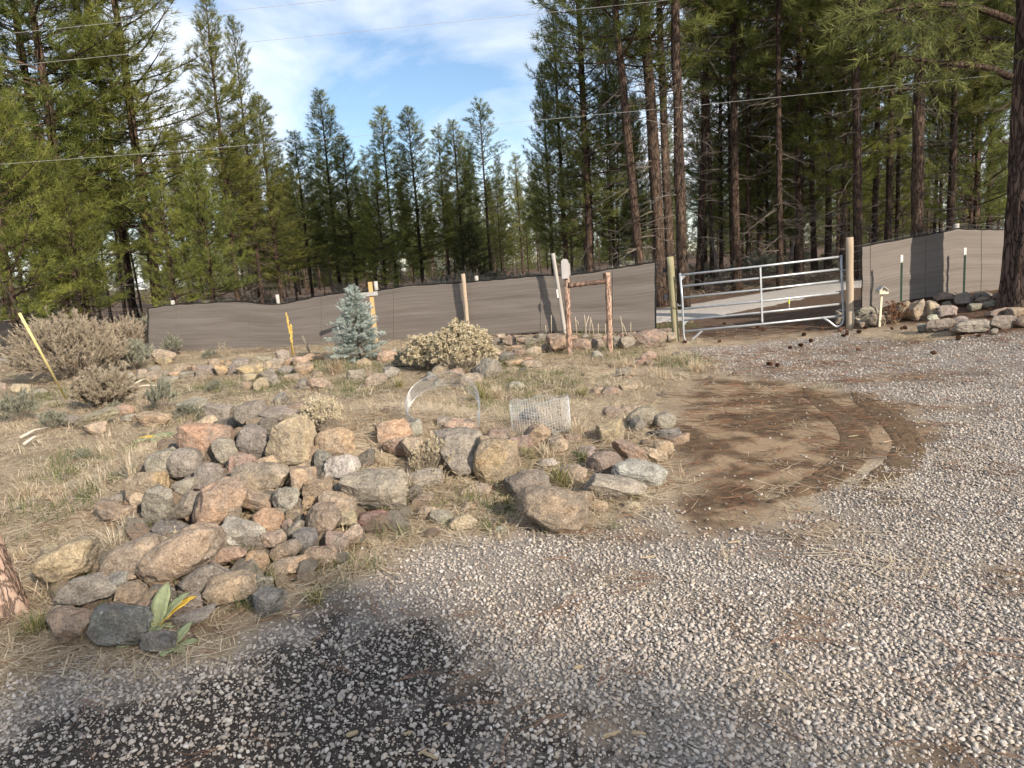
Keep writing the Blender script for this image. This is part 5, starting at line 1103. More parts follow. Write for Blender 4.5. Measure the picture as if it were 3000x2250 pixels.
# ================================================================== PLANTS AND LITTER
def grass_mat(name, stops, trans=.25, rnd=True):
    m, N, L, p, out = new_mat(name); at = N('ShaderNodeAttribute', attribute_name='tone'); oi = N('ShaderNodeObjectInfo')
    ad = N('ShaderNodeMath', operation='MULTIPLY_ADD'); ad.inputs[1].default_value = .45 if rnd else 0; L(oi.outputs['Random'], ad.inputs[0])
    mu = N('ShaderNodeMath', operation='MULTIPLY'); mu.inputs[1].default_value = .55 if rnd else 1.0; L(at.outputs['Fac'], mu.inputs[0]); L(mu.outputs[0], ad.inputs[2])
    c = ramp(N, L, ad.outputs[0], stops).outputs[0]; L(c, p.inputs['Base Color']); p.inputs['Roughness'].default_value = .65
    tr = N('ShaderNodeBsdfTranslucent'); L(c, tr.inputs['Color']); mx = N('ShaderNodeMixShader'); mx.inputs[0].default_value = trans; L(p.outputs[0], mx.inputs[1]); L(tr.outputs[0], mx.inputs[2]); L(mx.outputs[0], out.inputs[0])
    return m
M_STRAW = grass_mat('dry_straw', [(0, (.25, .185, .12)), (.3, (.43, .335, .225)), (.65, (.60, .50, .355)), (1, (.76, .68, .53))])
M_PALE = grass_mat('pale_dry_grass', [(0, (.36, .29, .20)), (.5, (.55, .47, .35)), (1, (.72, .65, .52))], rnd=False)
M_GREENG = grass_mat('green_grass', [(0, (.075, .10, .03)), (.35, (.16, .18, .06)), (.6, (.33, .29, .13)), (1, (.55, .44, .25))], rnd=False)
M_LUSH = grass_mat('lush_grass', [(0, (.045, .075, .022)), (.6, (.11, .14, .045)), (1, (.28, .26, .11))])
M_NLIT = grass_mat('fallen_needles', [(0, (.20, .105, .065)), (.5, (.36, .21, .13)), (1, (.52, .37, .25))])
def blades(rng, n, l0, l1, lean, bend, w, rad_=.03, up=1.0, seg=4):
    """n curved tapering blades from one root; returns triangles and tones"""
    az = rng.uniform(0, 6.283, n); L = rng.uniform(l0, l1, n); el = np.radians(90 - np.abs(rng.normal(0, 1, n)) * lean).clip(0.03, 1.57)
    if lean > 80: el = np.radians(rng.uniform(0, 9, n))
    d = np.stack([np.cos(az) * np.cos(el), np.sin(az) * np.cos(el), np.sin(el) * up], 1); o = np.stack([rng.normal(0, rad_, n), rng.normal(0, rad_, n), np.zeros(n)], 1)
    hz = np.stack([np.cos(az), np.sin(az), np.zeros(n)], 1); sd = np.stack([-np.sin(az + rng.normal(0, .6, n)), np.cos(az + rng.normal(0, .6, n)), np.zeros(n)], 1); bd_ = bend * rng.uniform(.3, 1.4, n)
    V = []
    for k in range(seg + 1):
        t = k / seg; c = o + d * (L * t)[:, None] + (hz * .6 - np.array([0, 0, .75])) * (bd_ * L * t * t)[:, None]; c[:, 2] = np.maximum(c[:, 2], .004 + .01 * rng.random())
        if k < seg: ww = w * (1 - .55 * t); V += [c - sd * ww / 2, c + sd * ww / 2]
        else: V += [c]
    V = np.stack(V, 1); q = 2 * seg + 1; base = np.arange(n)[:, None] * q; F_ = []
    for k in range(seg - 1): F_ += [(2 * k, 2 * k + 1, 2 * k + 3), (2 * k, 2 * k + 3, 2 * k + 2)]
    F_ += [(2 * seg - 2, 2 * seg - 1, 2 * seg)]; F_ = (base[:, :, None] + np.array(F_)[None]).reshape(-1, 3)
    tone = np.repeat(rng.uniform(0, 1, n), q); return V.reshape(-1, 3), F_, np.stack([tone, tone, tone, np.ones_like(tone)], 1)
prng = np.random.default_rng(42)
def tmesh(nm, mat, *a, **k):
    V, F_, C = blades(prng, *a, **k); return tri_mesh(nm, V, F_, mat, False, C)
TUFTM = [tmesh('straw_tuft', M_STRAW, 24, .025, .10, 60, .6, .006) for _ in range(5)] + [tmesh('straw_tuft', M_STRAW, 20, .05, .17, 34, .45, .0052) for _ in range(4)] + [tmesh('straw_tuft', M_STRAW, 14, .10, .26, 24, .3, .0035) for _ in range(1)]
LITM = [tmesh('straw_litter', M_STRAW, 20, .08, .26, 82, .02, .0065, rad_=.10, seg=3) for _ in range(7)]
LUSHM = [tmesh('green_tuft', M_LUSH, 20, .05, .14, 30, .3, .004, rad_=.04) for _ in range(4)]
def field(st, x0, x1, y0, y1):
    X, Y = jit_grid(x0, x1, y0, y1, st, prng); v = (X > -.95 * Y - .6) & (X < .85 * Y + .5); return X[v], Y[v]
def ground_z(X, Y):
    g, d, k, f = zones(X, Y); return H(X, Y) + relief(X, Y, g, d), g, d, k, f
def sow(name, meshes, prob, st, box, smin, smax, tilt, label, lift=0.0):
    X, Y = field(st, *box); z, g, d, k, f = ground_z(X, Y); pr = prob(X, Y, g, d, k, f); kp = prng.random(X.size) < pr; X, Y, z = X[kp], Y[kp], z[kp]
    scatter(name, meshes, np.stack([X, Y, z + lift], 1), rotz_tilt(len(X), prng, tilt), prng.uniform(smin, smax, len(X)), label); return len(X)
gone = lambda X, Y: (1 - .8 * smooth(-.05, .12, sdist(X, Y, PILE))) * (1 - .9 * smooth(2.3, 3.0, X) * smooth(11.6, 12.6, Y)) * (1 - .92 * smooth(-.45, -.1, sdist(X, Y, DIRT)))
pat = lambda X, Y, s, sc: smooth(-.2, .35, n2(X, Y, sc, s))
beyond = lambda X, Y: smooth(0, .3, (FL[0][1] + (X - FL[0][0]) * (FL[1][1] - FL[0][1]) / (FL[1][0] - FL[0][0]) - .1) - Y)
sow('straw_litter', LITM, lambda X, Y, g, d, k, f: (1 - g) * (1 - .8 * d) * (.35 + .65 * pat(X, Y, 51, .9)) * (1 - .6 * f) * gone(X, Y) + .03 * g * pat(X, Y, 57, .8) * (1 - .7 * k), .075, (-13, 6.5, 2.4, 9), .6, 1.2, .10, 'flattened dry straw lying all over the bed and left field', .006)
sow('straw_litter', LITM, lambda X, Y, g, d, k, f: (1 - g) * (.35 + .65 * pat(X, Y, 51, .9)) * (1 - .6 * f) * gone(X, Y), .13, (-15, 6.5, 9, 19), .9, 1.7, .12, 'flattened dry straw in the back of the bed', .008)
sow('dry_grass', TUFTM, lambda X, Y, g, d, k, f: (1 - g) * (1 - d) * (.34 + .66 * pat(X, Y, 61, .8) * pat(X, Y, 62, 3)) * (1 - .5 * f) * gone(X, Y), .11, (-13, 6, 2.9, 9), .55, 1.1, .25, 'thin dry grass standing between the rocks and in the left field')
sow('dry_grass', TUFTM, lambda X, Y, g, d, k, f: (1 - g) * (1 - d) * (.32 + .66 * pat(X, Y, 61, .7) * pat(X, Y, 62, 2)) * (1 - .6 * f) * gone(X, Y), .16, (-15, 6, 9, 19), .55, 1.1, .25, 'thin dry grass in front of the screen')
sow('green_grass', LUSHM, lambda X, Y, g, d, k, f: (1 - g) * (1 - d) * .7 * smooth(.05, .4, n2(X, Y, .55, 71, 2)), .12, (-12, 5, 3, 16), .7, 1.4, .2, 'low green grass patches left of the rock pile and among rocks')
NEEDM = []
for _ in range(5):
    b = MB()
    for k in range(3):
        a = prng.normal(0, .16); L = prng.uniform(.12, .19); P = np.array([(math.cos(a) * L * t, math.sin(a) * L * t + .03 * t * t * prng.normal(), .004 + .010 * t * (1 - t)) for t in np.linspace(0, 1, 4)]); b.tube(P, .0011, 3, False)
    NEEDM.append(b.mesh('needle_bundle', M_NLIT))
sow('pine_needles', NEEDM, lambda X, Y, g, d, k, f: .16 * g * (.2 + pat(X, Y, 81, .7)) * (1 - .6 * k) + .4 * d + .12 * (1 - g) + .5 * f * (X > 5), .085, (-4, 8, 1.7, 6.5), .7, 1.25, .12, 'reddish fallen pine needles on gravel and dirt', .022)
sow('pine_needles', NEEDM, lambda X, Y, g, d, k, f: .55 * g * (.2 + pat(X, Y, 81, .7)) + .5 * d + .9 * f * (X > 3), .11, (0, 12, 6.5, 14.5), .9, 1.6, .12, 'reddish fallen pine needles on the drive near the gate', .022)
sow('forest_litter', LITM, lambda X, Y, g, d, k, f: .8 * smooth(0, .5, Y - 21.5), .42, (-25, 30, 21, 36), 1.5, 3.5, .2, 'dry twigs and litter on the forest floor', .01)

# ---- single grass bunches
def bunch(px, py, hp, wp, n, mat, label, lean=26, bend=.45, w=.0042, group='bunch grasses'):
    p = gp(px, py); k = p[1] / F_PX; V, F_, C = blades(np.random.default_rng(int(px * 3 + py)), n, hp * k * .55, hp * k * 1.1, lean, bend, w * max(1, p[1] / 6), rad_=wp * k * .10)
    o = put('grass_bunch', tri_mesh('grass_bunch', V, F_, mat, False, C), None, p - np.array([0, 0, .01])); return tag(o, label, 'grass', group)
bunch(1405, 1175, 78, 110, 260, M_GREENG, 'large green and straw bunch of grass behind the wire rings', 30)
bunch(1455, 1165, 58, 70, 170, M_STRAW, 'straw-coloured bunch right beside the large green and straw bunch', 30)
bunch(1705, 1165, 52, 80, 150, M_GREENG, 'green-yellow bunch of grass left of the small orange rock', 36)
bunch(105, 1855, 105, 140, 260, M_GREENG, 'yellow-green bunch of grass by the stump at the lower left', 34, w=.0036)
bunch(1645, 1425, 105, 100, 130, M_GREENG, 'long pale-green bunch behind the largest pitted boulder', 20)
bunch(1482, 1490, 66, 60, 130, M_GREENG, 'green bunch left of the largest pitted boulder', 26)
bunch(1130, 1530, 84, 60, 160, M_GREENG, 'green bunch right of the maroon stone', 20)
bunch(1705, 1350, 56, 60, 140, M_LUSH, 'dark green bunch beside the purple-brown pitted rock', 24)
bunch(1868, 1470, 50, 50, 90, M_GREENG, 'small green bunch under the wide stained slab', 24)
bunch(1550, 1345, 66, 80, 150, M_GREENG, 'green bunch right of the upright yellow boulder', 26)
bunch(340, 1610, 120, 190, 420, M_PALE, 'bushy clump of pale dead grass on the left of the rock pile', 46, .7)
bunch(385, 1570, 100, 110, 200, M_PALE, 'smaller pale dead clump against the rocks at the left of the pile', 40, .6)
bunch(925, 1760, 66, 90, 150, M_GREENG, 'green-straw bunch at the right foot of the pile by the gravel', 34)
bunch(1170, 1140, 56, 50, 110, M_GREENG, 'yellow-green bunch below the little spruce', 26)
bunch(85, 1460, 96, 130, 240, M_STRAW, 'fountain of yellow straw grass in the left field', 40, .7)
bunch(175, 1450, 60, 60, 110, M_STRAW, 'small straw bunch right of the fountain of straw', 30)
bunch(60, 1640, 60, 80, 130, M_STRAW, 'low straw bunch at the left edge above the stump', 36)
bunch(300, 1440, 110, 60, 60, M_PALE, 'tall thin straw stems in the left field', 12, .2)
bunch(385, 1410, 120, 40, 40, M_PALE, 'tall thin straw stems left of the flat orange boulder', 10, .15)
bunch(1040, 1420, 100, 110, 150, M_PALE, 'pale dry grass in front of the orange-brown bed boulder', 26)
bunch(1195, 1440, 90, 60, 110, M_PALE, 'white dry stalks right of the big boulder closing the pile', 20)
bunch(1600, 1340, 90, 110, 150, M_STRAW, 'tangle of dry straw right of the pale leaning rock', 32)
bunch(1690, 1280, 84, 120, 180, M_STRAW, 'dry straw clump in the middle of the right bed', 32)
bunch(1945, 1110, 52, 80, 150, M_STRAW, 'dry straw bunch in the grass left of the drive', 28)
bunch(2040, 1090, 60, 90, 170, M_STRAW, 'dry straw bunch at the edge of the drive', 28)
bunch(1830, 1080, 56, 120, 180, M_STRAW, 'dry straw bunch below the right log post', 30)
bunch(2215, 1140, 28, 60, 120, M_STRAW, 'pale flattened bunch at the top of the bare dirt', 60, .6)
bunch(1265, 1060, 48, 70, 110, M_STRAW, 'dry straw at the foot of the left flowering shrub', 26)
bunch(1440, 1010, 34, 90, 220, M_STRAW, 'bed of cut straw-coloured leaves right of the flowering shrubs', 50, .7)
bunch(985, 1095, 70, 90, 170, M_STRAW, 'dry straw bunch left of the spruce', 24)
bunch(1200, 1500, 60, 60, 120, M_STRAW, 'dry straw below the grey and yellow rock', 32)

# ---- shrubs
M_SAGE = leaf_mat('sage_leaf', (.15, .155, .115), (.40, .40, .31), .2, .12)
M_BROWNB = leaf_mat('brown_brush', (.26, .215, .155), (.48, .41, .31), .2, .15)
M_FLOWER = leaf_mat('dry_flower', (.55, .46, .30), (.80, .72, .54), .3, .08)
M_SPRUCE = leaf_mat('blue_spruce', (.13, .17, .145), (.47, .53, .49), .15, .05)
M_STEM = simple_mat('grey_stem', (.15, .12, .09), (.30, .25, .19), 8, .9, bs=0)
M_STEMR = simple_mat('brown_stem', (.24, .165, .115), (.42, .31, .225), 8, .9, bs=0)
M_STEMP = simple_mat('pale_stem', (.34, .28, .20), (.55, .48, .37), 8, .9, bs=0)
LEAF_S = [tuft_template(trng, 16, .030, .05, .0075, (20, 75)) for _ in range(3)]
LEAF_F = [tuft_template(trng, 18, .016, .012, .010, (10, 110)) for _ in range(3)]
LEAF_SP = [tuft_template(trng, 34, .026, .07, .0055, (35, 85)) for _ in range(3)]
def shrub_meshes(seed, w, h, ns, nl, leaf, lm, stem, lean=(0, 0), ls=1.0, tw=3, top=False, sr=.004, curl=.25):
    rng = np.random.default_rng(seed); sb_ = MB(); P, D, S, T = [], [], [], []
    for i in range(ns):
        az = rng.uniform(0, 6.283); r = math.sqrt(rng.uniform(0, 1)); e = np.array([math.cos(az) * r * w / 2, math.sin(az) * r * w / 2, h * math.sqrt(max(.12, 1 - r * r * .85)) * rng.uniform(.78, 1.05)]); e[:2] += np.array(lean) * h
        a = np.array([rng.normal(0, w * .05), rng.normal(0, w * .05), 0]); t = np.linspace(0, 1, 5)[:, None]; C = a + (e - a) * t; C[:, :2] += (e - a)[:2] * (np.sin(t * math.pi) * curl * .4) + rng.normal(0, w * .012, (5, 2)) * t
        sb_.tube(C, np.linspace(sr, sr * .35, 5), 3, cap=False)
        for q in range(tw):
            f = rng.uniform(.35, .9) if not top else rng.uniform(.78, .95); c = np.array([np.interp(f, t[:, 0], C[:, k]) for k in range(3)]); g = c + (e - c) * rng.uniform(.4, .9) + rng.normal(0, w * .05, 3); sb_.tube(np.array([c, g]), [sr * .5, sr * .3], 3, cap=False)
            for u in range(nl): z = rng.uniform(.3, 1) if not top else rng.uniform(.9, 1.0); P.append(c + (g - c) * z); D.append((g - c) + rng.normal(0, .02, 3) + (0, 0, .05)); S.append(ls * rng.uniform(.7, 1.3)); T.append(rng.uniform(.1, 1))
        for u in range(nl): z = rng.uniform(.5, 1) if not top else rng.uniform(.95, 1.02); P.append(np.array([np.interp(z, t[:, 0], C[:, k]) for k in range(3)])); D.append(e * .6 + rng.normal(0, .05, 3) + (0, 0, .1)); S.append(ls * rng.uniform(.7, 1.3)); T.append(rng.uniform(.1, 1))
    out = dict(stems=sb_.mesh('stems', stem))
    if nl: V, F_, C = place_tufts(P, D, S, T, rng, leaf); out['foliage'] = tri_mesh('foliage', V, F_, lm, False, C)
    return out
def shrub(name, label, cat, px, py, ms, sc=(1, 1, 1), group=None, part='foliage', Y=None, rz=0.0):
    p = gp(px, py) if Y is None else atY(px, py, Y)
    if Y is not None: p[2] = Hs(p[0], Y)
    t = thing(name, label, cat, p - np.array([0, 0, .02]), (0, 0, rz), group)
    for k, me in ms.items(): put(part if k == 'foliage' else k, me, t, sc=sc)
    return t
SG = [shrub_meshes(300 + k, 1.0, .72, 46, 5, LEAF_S, M_SAGE, M_STEM, ls=1.5, tw=3) for k in range(3)]
def sage(px, py, wp, hp, label, v=0):
    k = gp(px, py)[1] / F_PX; shrub('sagebrush', label, 'shrub', px, py, SG[v % 3], (wp * k, wp * k, hp * k / .72), 'grey-green sagebrush', rz=px * .1)
sage(60, 1235, 125, 100, 'grey-green sagebrush at the left edge below the yellow sleeve', 0); sage(160, 1255, 95, 62, 'small sagebrush right of the one at the left edge', 1)
sage(480, 1205, 95, 100, 'sagebrush directly behind the wide grey-tan rock of the pile', 2); sage(548, 1228, 85, 55, 'low sagebrush touching the back of the rock pile', 1)
sage(340, 1085, 120, 90, 'pale sagebrush at the right of the big brown bush', 0); sage(405, 1085, 105, 100, 'pale sagebrush just left of the screen corner rock', 1)
sage(510, 1040, 70, 62, 'sagebrush growing against the left end of the screen', 2); sage(1185, 1078, 70, 60, 'fine grey-green sagebrush right of the spruce', 0)
sage(636, 1148, 55, 42, 'tiny sagebrush in the grass behind the rock pile', 1); sage(617, 1052, 48, 32, 'small dark sagebrush at the foot of the left screen', 2)
sage(340, 1310 - 100, 50, 40, 'tiny grey sagebrush left of the small brown bush', 2); sage(245, 1345, 60, 40, 'low grey sagebrush in the left field', 0)
k = gp(230, 1112)[1] / F_PX
shrub('brown_bush', 'big sprawling brown bush behind the yellow guy sleeve', 'shrub', 250, 1108, shrub_meshes(320, 340 * k, 205 * k, 230, 6, LEAF_S, M_BROWNB, M_STEM, (-.25, 0), 1.3, 4, sr=.005), group=None)
k = gp(270, 1195)[1] / F_PX
shrub('brown_bush', 'smaller twiggy brown bush in front of the big sprawling one', 'shrub', 305, 1192, shrub_meshes(321, 185 * k, 120 * k, 150, 6, LEAF_S, M_BROWNB, M_STEM, (.1, 0), 1.1, 4, sr=.0035))
shrub('brown_bush', 'reddish brush on the far side of the left screen end', 'shrub', 350, 990, shrub_meshes(322, 2.2, 1.0, 130, 3, LEAF_S, M_BROWNB, M_STEMR, (.15, 0), 1.5, 4, sr=.006), Y=19.8)
k = gp(945, 1245)[1] / F_PX
shrub('dry_shrub', 'pale leafless twiggy shrub behind the crowning boulder of the pile', 'shrub', 945, 1250, shrub_meshes(323, 150 * k, 110 * k, 130, 1, LEAF_F, M_FLOWER, M_STEMP, (0, 0), .7, 4, sr=.0025))
shrub('dry_shrub', 'dark leafless twigs beside the splintered stake in the bed', 'shrub', 1255, 1400, shrub_meshes(324, .34, .34, 40, 2, LEAF_F, M_FLOWER, M_STEM, (.1, 0), .7, 3, sr=.0025))
k = gp(1255, 1088)[1] / F_PX
shrub('rabbitbrush', 'smaller cream-flowered shrub, left of the two below the screen', 'shrub', 1250, 1088, shrub_meshes(325, 125 * k, 105 * k, 110, 3, LEAF_F, M_FLOWER, M_STEM, (0, 0), 2.4, 3, True, .003), part='flower_heads')
k = gp(1345, 1088)[1] / F_PX
shrub('rabbitbrush', 'large dome-shaped cream-flowered shrub, right of the two below the screen', 'shrub', 1350, 1088, shrub_meshes(326, 190 * k, 140 * k, 150, 3, LEAF_F, M_FLOWER, M_STEMP, (.05, 0), 2.6, 3, True, .003), part='flower_heads')
shrub('dry_weed', 'rusty dry weed between the birdhouse and the steel stake', 'plant', 2625, 905, shrub_meshes(327, .55, .42, 26, 5, LEAF_F, M_NLIT, M_STEMR, (0, 0), 1.5, 2, sr=.003), Y=12.8)
shrub('dry_weed', 'thin wispy dry weed before the left screen', 'plant', 655, 1050, shrub_meshes(328, .30, .48, 14, 1, LEAF_F, M_STEM and M_FLOWER, M_STEM, (0, 0), .8, 3, sr=.003))
shrub('dry_weed', 'white wispy weed standing before the largest oval boulder', 'plant', 520, 1700, shrub_meshes(329, .12, .34, 7, 2, LEAF_F, M_FLOWER, M_STEMP, (.05, 0), .6, 4, sr=.0018))
BRS = [shrub_meshes(330 + k, 1.6, .75, 70, 3, LEAF_S, M_BROWNB if k else M_SAGE, M_STEM, ls=2.2, tw=3, sr=.007) for k in range(2)]
rb_ = np.random.default_rng(77)
for k in range(46):
    px = rb_.uniform(280, 1900); Y = rb_.uniform(23, 44); s = rb_.uniform(.7, 1.5)
    shrub('forest_brush', 'low dry brush on the forest floor beyond the left and middle screen', 'shrub', px, 850, BRS[k % 2], (s, s, s * rb_.uniform(.7, 1.2)), 'brush beyond the screen', Y=Y, rz=rb_.uniform(0, 6))
for k in range(22):
    px = rb_.uniform(1990, 2950); Y = rb_.uniform(26, 44); s = rb_.uniform(.6, 1.2)
    shrub('forest_brush', 'low dry brush among the trunks beyond the gate and right screen', 'shrub', px, 800, BRS[k % 2], (s, s, s), 'brush beyond the gate', Y=Y, rz=rb_.uniform(0, 6))
# ---- little blue spruce
sp0 = gp(1055, 1058); k = sp0[1] / F_PX; hS = 205 * k; rng = np.random.default_rng(61)
sp_ = thing('blue_spruce', 'little blue-grey spruce in front of the wooden cross', 'tree', sp0); lb, P, D, S, T = MB(), [], [], [], []
for i in range(150):
    t = (i + rng.random()) / 150; h = .03 + hS * t * .97; L = .56 * (1 - t) ** .8 * rng.uniform(.6, 1.1) + .03; az = i * 2.399; el = rad(8 + 40 * t + rng.normal(0, 8)); d = np.array([math.cos(az) * math.cos(el), math.sin(az) * math.cos(el), math.sin(el)]); C = bez(np.array([0, 0, h]), d, L, .1)
    lb.tube(C, np.linspace(.006, .002, 5), 3, cap=False)
    for q in range(max(3, int(L * 34))):
        f = rng.uniform(.25, 1); c = C[0] + (C[-1] - C[0]) * f; sd_ = np.cross(d, (0, 0, 1)); off = rng.choice([-1, 1]) * rng.uniform(0, .30) * (1.1 - f) * L; P.append(c + sd_ * off + (0, 0, rng.uniform(-.01, .02))); D.append(d + sd_ * np.sign(off) * .7 + rng.normal(0, .25, 3)); S.append(rng.uniform(1.1, 1.7)); T.append(np.clip(.25 + .6 * f + rng.normal(0, .15), 0, 1))
put('trunk', MB().tube(np.array([(0, 0, -.05), (0, 0, hS * .5), (0, 0, hS)]), [.022, .013, .004], 8).mesh('trunk', M_BARK, True), sp_); put('limbs', lb.mesh('limbs', M_STEM), sp_)
V, F_, C = place_tufts(P, D, S, T, rng, LEAF_SP); put('crown', tri_mesh('crown', V, F_, M_SPRUCE, False, C), sp_)
# ---- mullein rosettes and stalks
def leafm(name, a, b): return simple_mat(name, a, b, 30, .8, bs=.3, bd=.003)
M_MUL = leafm('felted_leaf', (.19, .22, .115), (.33, .36, .21)); M_MULY = leafm('yellowed_leaf', (.55, .36, .045), (.68, .48, .10))
def leaf(L, w, curl, cup=.25):
    n, m = 9, 5; t = np.linspace(0, 1, n); s = np.linspace(-1, 1, m); wd = w * np.sin(np.pi * np.clip(t * .93 + .05, 0, 1)) ** .75 * (.45 + .75 * t ** .6)
    X = np.outer(wd, s); Yy = np.outer(t * L, np.ones(m)); Z = np.outer(curl * t * t * L, np.ones(m)) + cup * np.abs(X) + .004 * np.sin(np.outer(t * 20, np.ones(m)) + s * 3); P = np.stack([X, Yy, Z], -1)
    i = np.arange(n * m).reshape(n, m); q = np.stack([i[:-1, :-1], i[:-1, 1:], i[1:, 1:], i[1:, :-1]], -1).reshape(-1, 4); return P.reshape(-1, 3), q
def rosette(px, py, label, leaves, sc=1.0):
    p = gp(px, py); t = thing('mullein', label, 'plant', p)
    for az, el, L, w, yl in leaves:
        V, q = leaf(L * sc, w * sc, -.35); me = tri_mesh('leaf', V, q, M_MULY if yl else M_MUL, True); o = put('leaf', me, t, (0, 0, .01), Euler((rad(el), 0, rad(az)), 'XYZ')); so = o.modifiers.new('t', 'SOLIDIFY'); so.thickness = .003
rosette(462, 1845, 'large mullein rosette with one yellow leaf in front of the rock pile', [(-8, 72, .20, .045, 0), (-48, 55, .19, .042, 0), (-58, 48, .20, .040, 1), (62, 45, .12, .035, 0), (-100, 25, .13, .04, 0), (30, 60, .09, .03, 0), (100, 30, .10, .03, 0), (150, 30, .09, .03, 0), (-150, 35, .10, .035, 0), (5, 78, .08, .025, 0), (-30, 70, .10, .03, 0)])
rosette(508, 1905, 'small mullein rosette with yellow-tipped leaf nearest the gravel', [(55, 42, .12, .035, 1), (70, 30, .11, .032, 0), (-35, 55, .13, .032, 0), (-75, 25, .12, .032, 0), (180, 30, .10, .035, 0), (-130, 25, .10, .03, 0), (0, 65, .07, .02, 0)], .95)
rosette(402, 1895, 'two grey-green mullein leaves left of the small dark block', [(30, 60, .11, .035, 0), (-40, 45, .10, .035, 0), (120, 30, .08, .03, 0)])
rosette(463, 1290, 'flat yellow-green mullein rosette in the grass behind the pile', [(a, 22, .24, .06, a == 80) for a in (80, 30, -20, -75, 140, 200, 260)])
rosette(720, 1752, 'fallen yellowish mullein leaves by the dark blue stone', [(-70, 15, .12, .035, 1), (160, 10, .10, .04, 0)])
def stalk(px, py, hp, label, mat, lean=0, Y=None):
    p = gp(px, py); k = p[1] / F_PX; h = hp * k; t = thing('dead_stalk', label, 'plant', p); rng = np.random.default_rng(px)
    put('stem', MB().tube(np.array([(0, 0, -.03), (lean * h * .4, 0, h * .5), (lean * h, 0, h)]), [.012, .010, .006], 7).mesh('stem', mat, True), t); b = MB()
    for q in range(70): z = h * rng.uniform(.3, 1); az = rng.uniform(0, 6.28); V, F_ = ICO[1]; b.add(V * np.array([.012, .012, .016]) * rng.uniform(.7, 1.3) + np.array([lean * z + math.cos(az) * .014, math.sin(az) * .014, z]), F_)
    tag(put('seed_heads', b.mesh('seed_heads', mat), t), kind='stuff')
M_DSTALK = simple_mat('yellow_stalk', (.45, .30, .07), (.66, .48, .15), 20, .85); M_GSTALK = simple_mat('grey_stalk', (.15, .13, .11), (.28, .25, .21), 20, .9)
stalk(862, 1045, 130, 'tall yellow dead mullein stalk in front of the left screen', M_DSTALK, -.06); stalk(856, 1045, 95, 'shorter yellow mullein stalk beside the tall one', M_DSTALK, .08); stalk(912, 1045, 62, 'grey dead stalk leaning left of the spruce', M_GSTALK, -.3)
st_ = [(1615, 965, 1615, 1000 - 77, 0), (1690, 972, 1685, 928, 0), (1688, 930, 1697, 957, 0), (1712, 972, 1725, 926, 0), (1718, 978, 1712, 922, 0), (1726, 972, 1731, 930, 0), (1740, 974, 1732, 938, 0), (1752, 973, 1753, 948, 0), (1825, 970, 1818, 926, 0), (1836, 974, 1822, 945, 0), (1848, 975, 1848, 944, 0), (1773, 972, 1774, 948, 0), (1600, 975, 1598, 952, 0)]
for i, (a, b_, c, d, _) in enumerate(st_):
    Y = 13.75 + .1 * (i % 3); p0, p1 = atY(a, b_, Y), atY(c, d, Y); tag(put('cut_stalk', MB().tube(np.array([(0, 0, -.06), (p1 - p0) * .5 + (0, .01, 0), p1 - p0]), [.009, .008, .006], 6).mesh('cut_stalk', M_STEMP, True), None, p0), f'{ORD[i]} straw-coloured cut stalk behind the rock wall, listed towards the right', 'plant', 'cut stalks behind the rock wall')
# ---- pine cones, sticks, chips
M_CONE = simple_mat('pine_cone', (.11, .055, .035), (.27, .145, .09), 30, .8, rnd=.25)
cb = MB()
for i in range(84):
    t = (i + .5) / 84; az = i * 2.399; r = .034 * math.sin(math.pi * (t * .86 + .10)) ** .8; z = t * .09; d = np.array([math.cos(az), math.sin(az), .25 + .5 * t]); s = np.array([-math.sin(az), math.cos(az), 0]); c = np.array([math.cos(az) * r * .35, math.sin(az) * r * .35, z]); e = c + d * r * .75
    cb.add([c - s * .004, c + s * .004, e + s * .010, e - s * .010, e + d * .004 + (0, 0, .004)], [(0, 1, 2, 3), (3, 2, 4), (0, 3, 2, 1)])
CONE = cb.mesh('pine_cone', M_CONE)
cones = [(2000, 1005), (2245, 970), (2362, 983), (2372, 1003), (2338, 1017), (2308, 1023), (2458, 974), (2464, 988), (2477, 983), (2508, 978), (2484, 975), (2245, 1072), (2272, 1078), (2523, 1032), (2727, 1040), (2800, 995), (2657, 970), (2638, 968), (2617, 968), (2403, 966), (2116, 953), (2225, 962), (2860, 990), (2905, 976), (2527, 965), (2102, 1007)]
for i, (x, y) in enumerate(sorted(cones)):
    p = gp(x, y); r = np.random.default_rng(i + 5); s = r.uniform(.68, .95); tag(put('pine_cone', CONE, None, p + (0, 0, .032), (rad(90 + r.normal(0, 15)), r.uniform(0, 6), r.uniform(0, 6)), (s, s, s)), ('%s brown pine cone from the left on the drive by the gate' % (ORD + ['twenty-first', 'twenty-second', 'twenty-third', 'twenty-fourth', 'twenty-fifth', 'twenty-sixth'])[i]), 'pine cone', 'pine cones on the drive')
M_CHIP = simple_mat('split_wood', (.27, .205, .13), (.44, .355, .24), 14, .85, (1, .15, 1), .3, .004)
def chip(px, py, L, w, az, label):
    L *= .75; w *= .72
    p = gp(px, py); r = np.random.default_rng(px); P = np.array([(t * L - L / 2, .012 * L * math.sin(t * 5 + px), .0) for t in np.linspace(0, 1, 6)]); tag(put('wood_chip', MB().tube(P, w * np.array([.55, .9, 1, 1, .9, .6]), 6, True, 1 + r.normal(0, .12, (6, 6))).mesh('wood_chip', M_CHIP), None, p + (0, 0, w + .012), (0, 0, rad(az))), label, 'wood chip', 'wood bits on the gravel')
chip(1033, 2165, .055, .012, 25, 'stubby pale wood chip on the dark shaded soil at the bottom'); chip(1262, 2228, .085, .009, -35, 'longer arm of the broken stick at the bottom edge'); chip(1240, 2215, .05, .007, 40, 'short arm of the broken stick at the bottom edge')
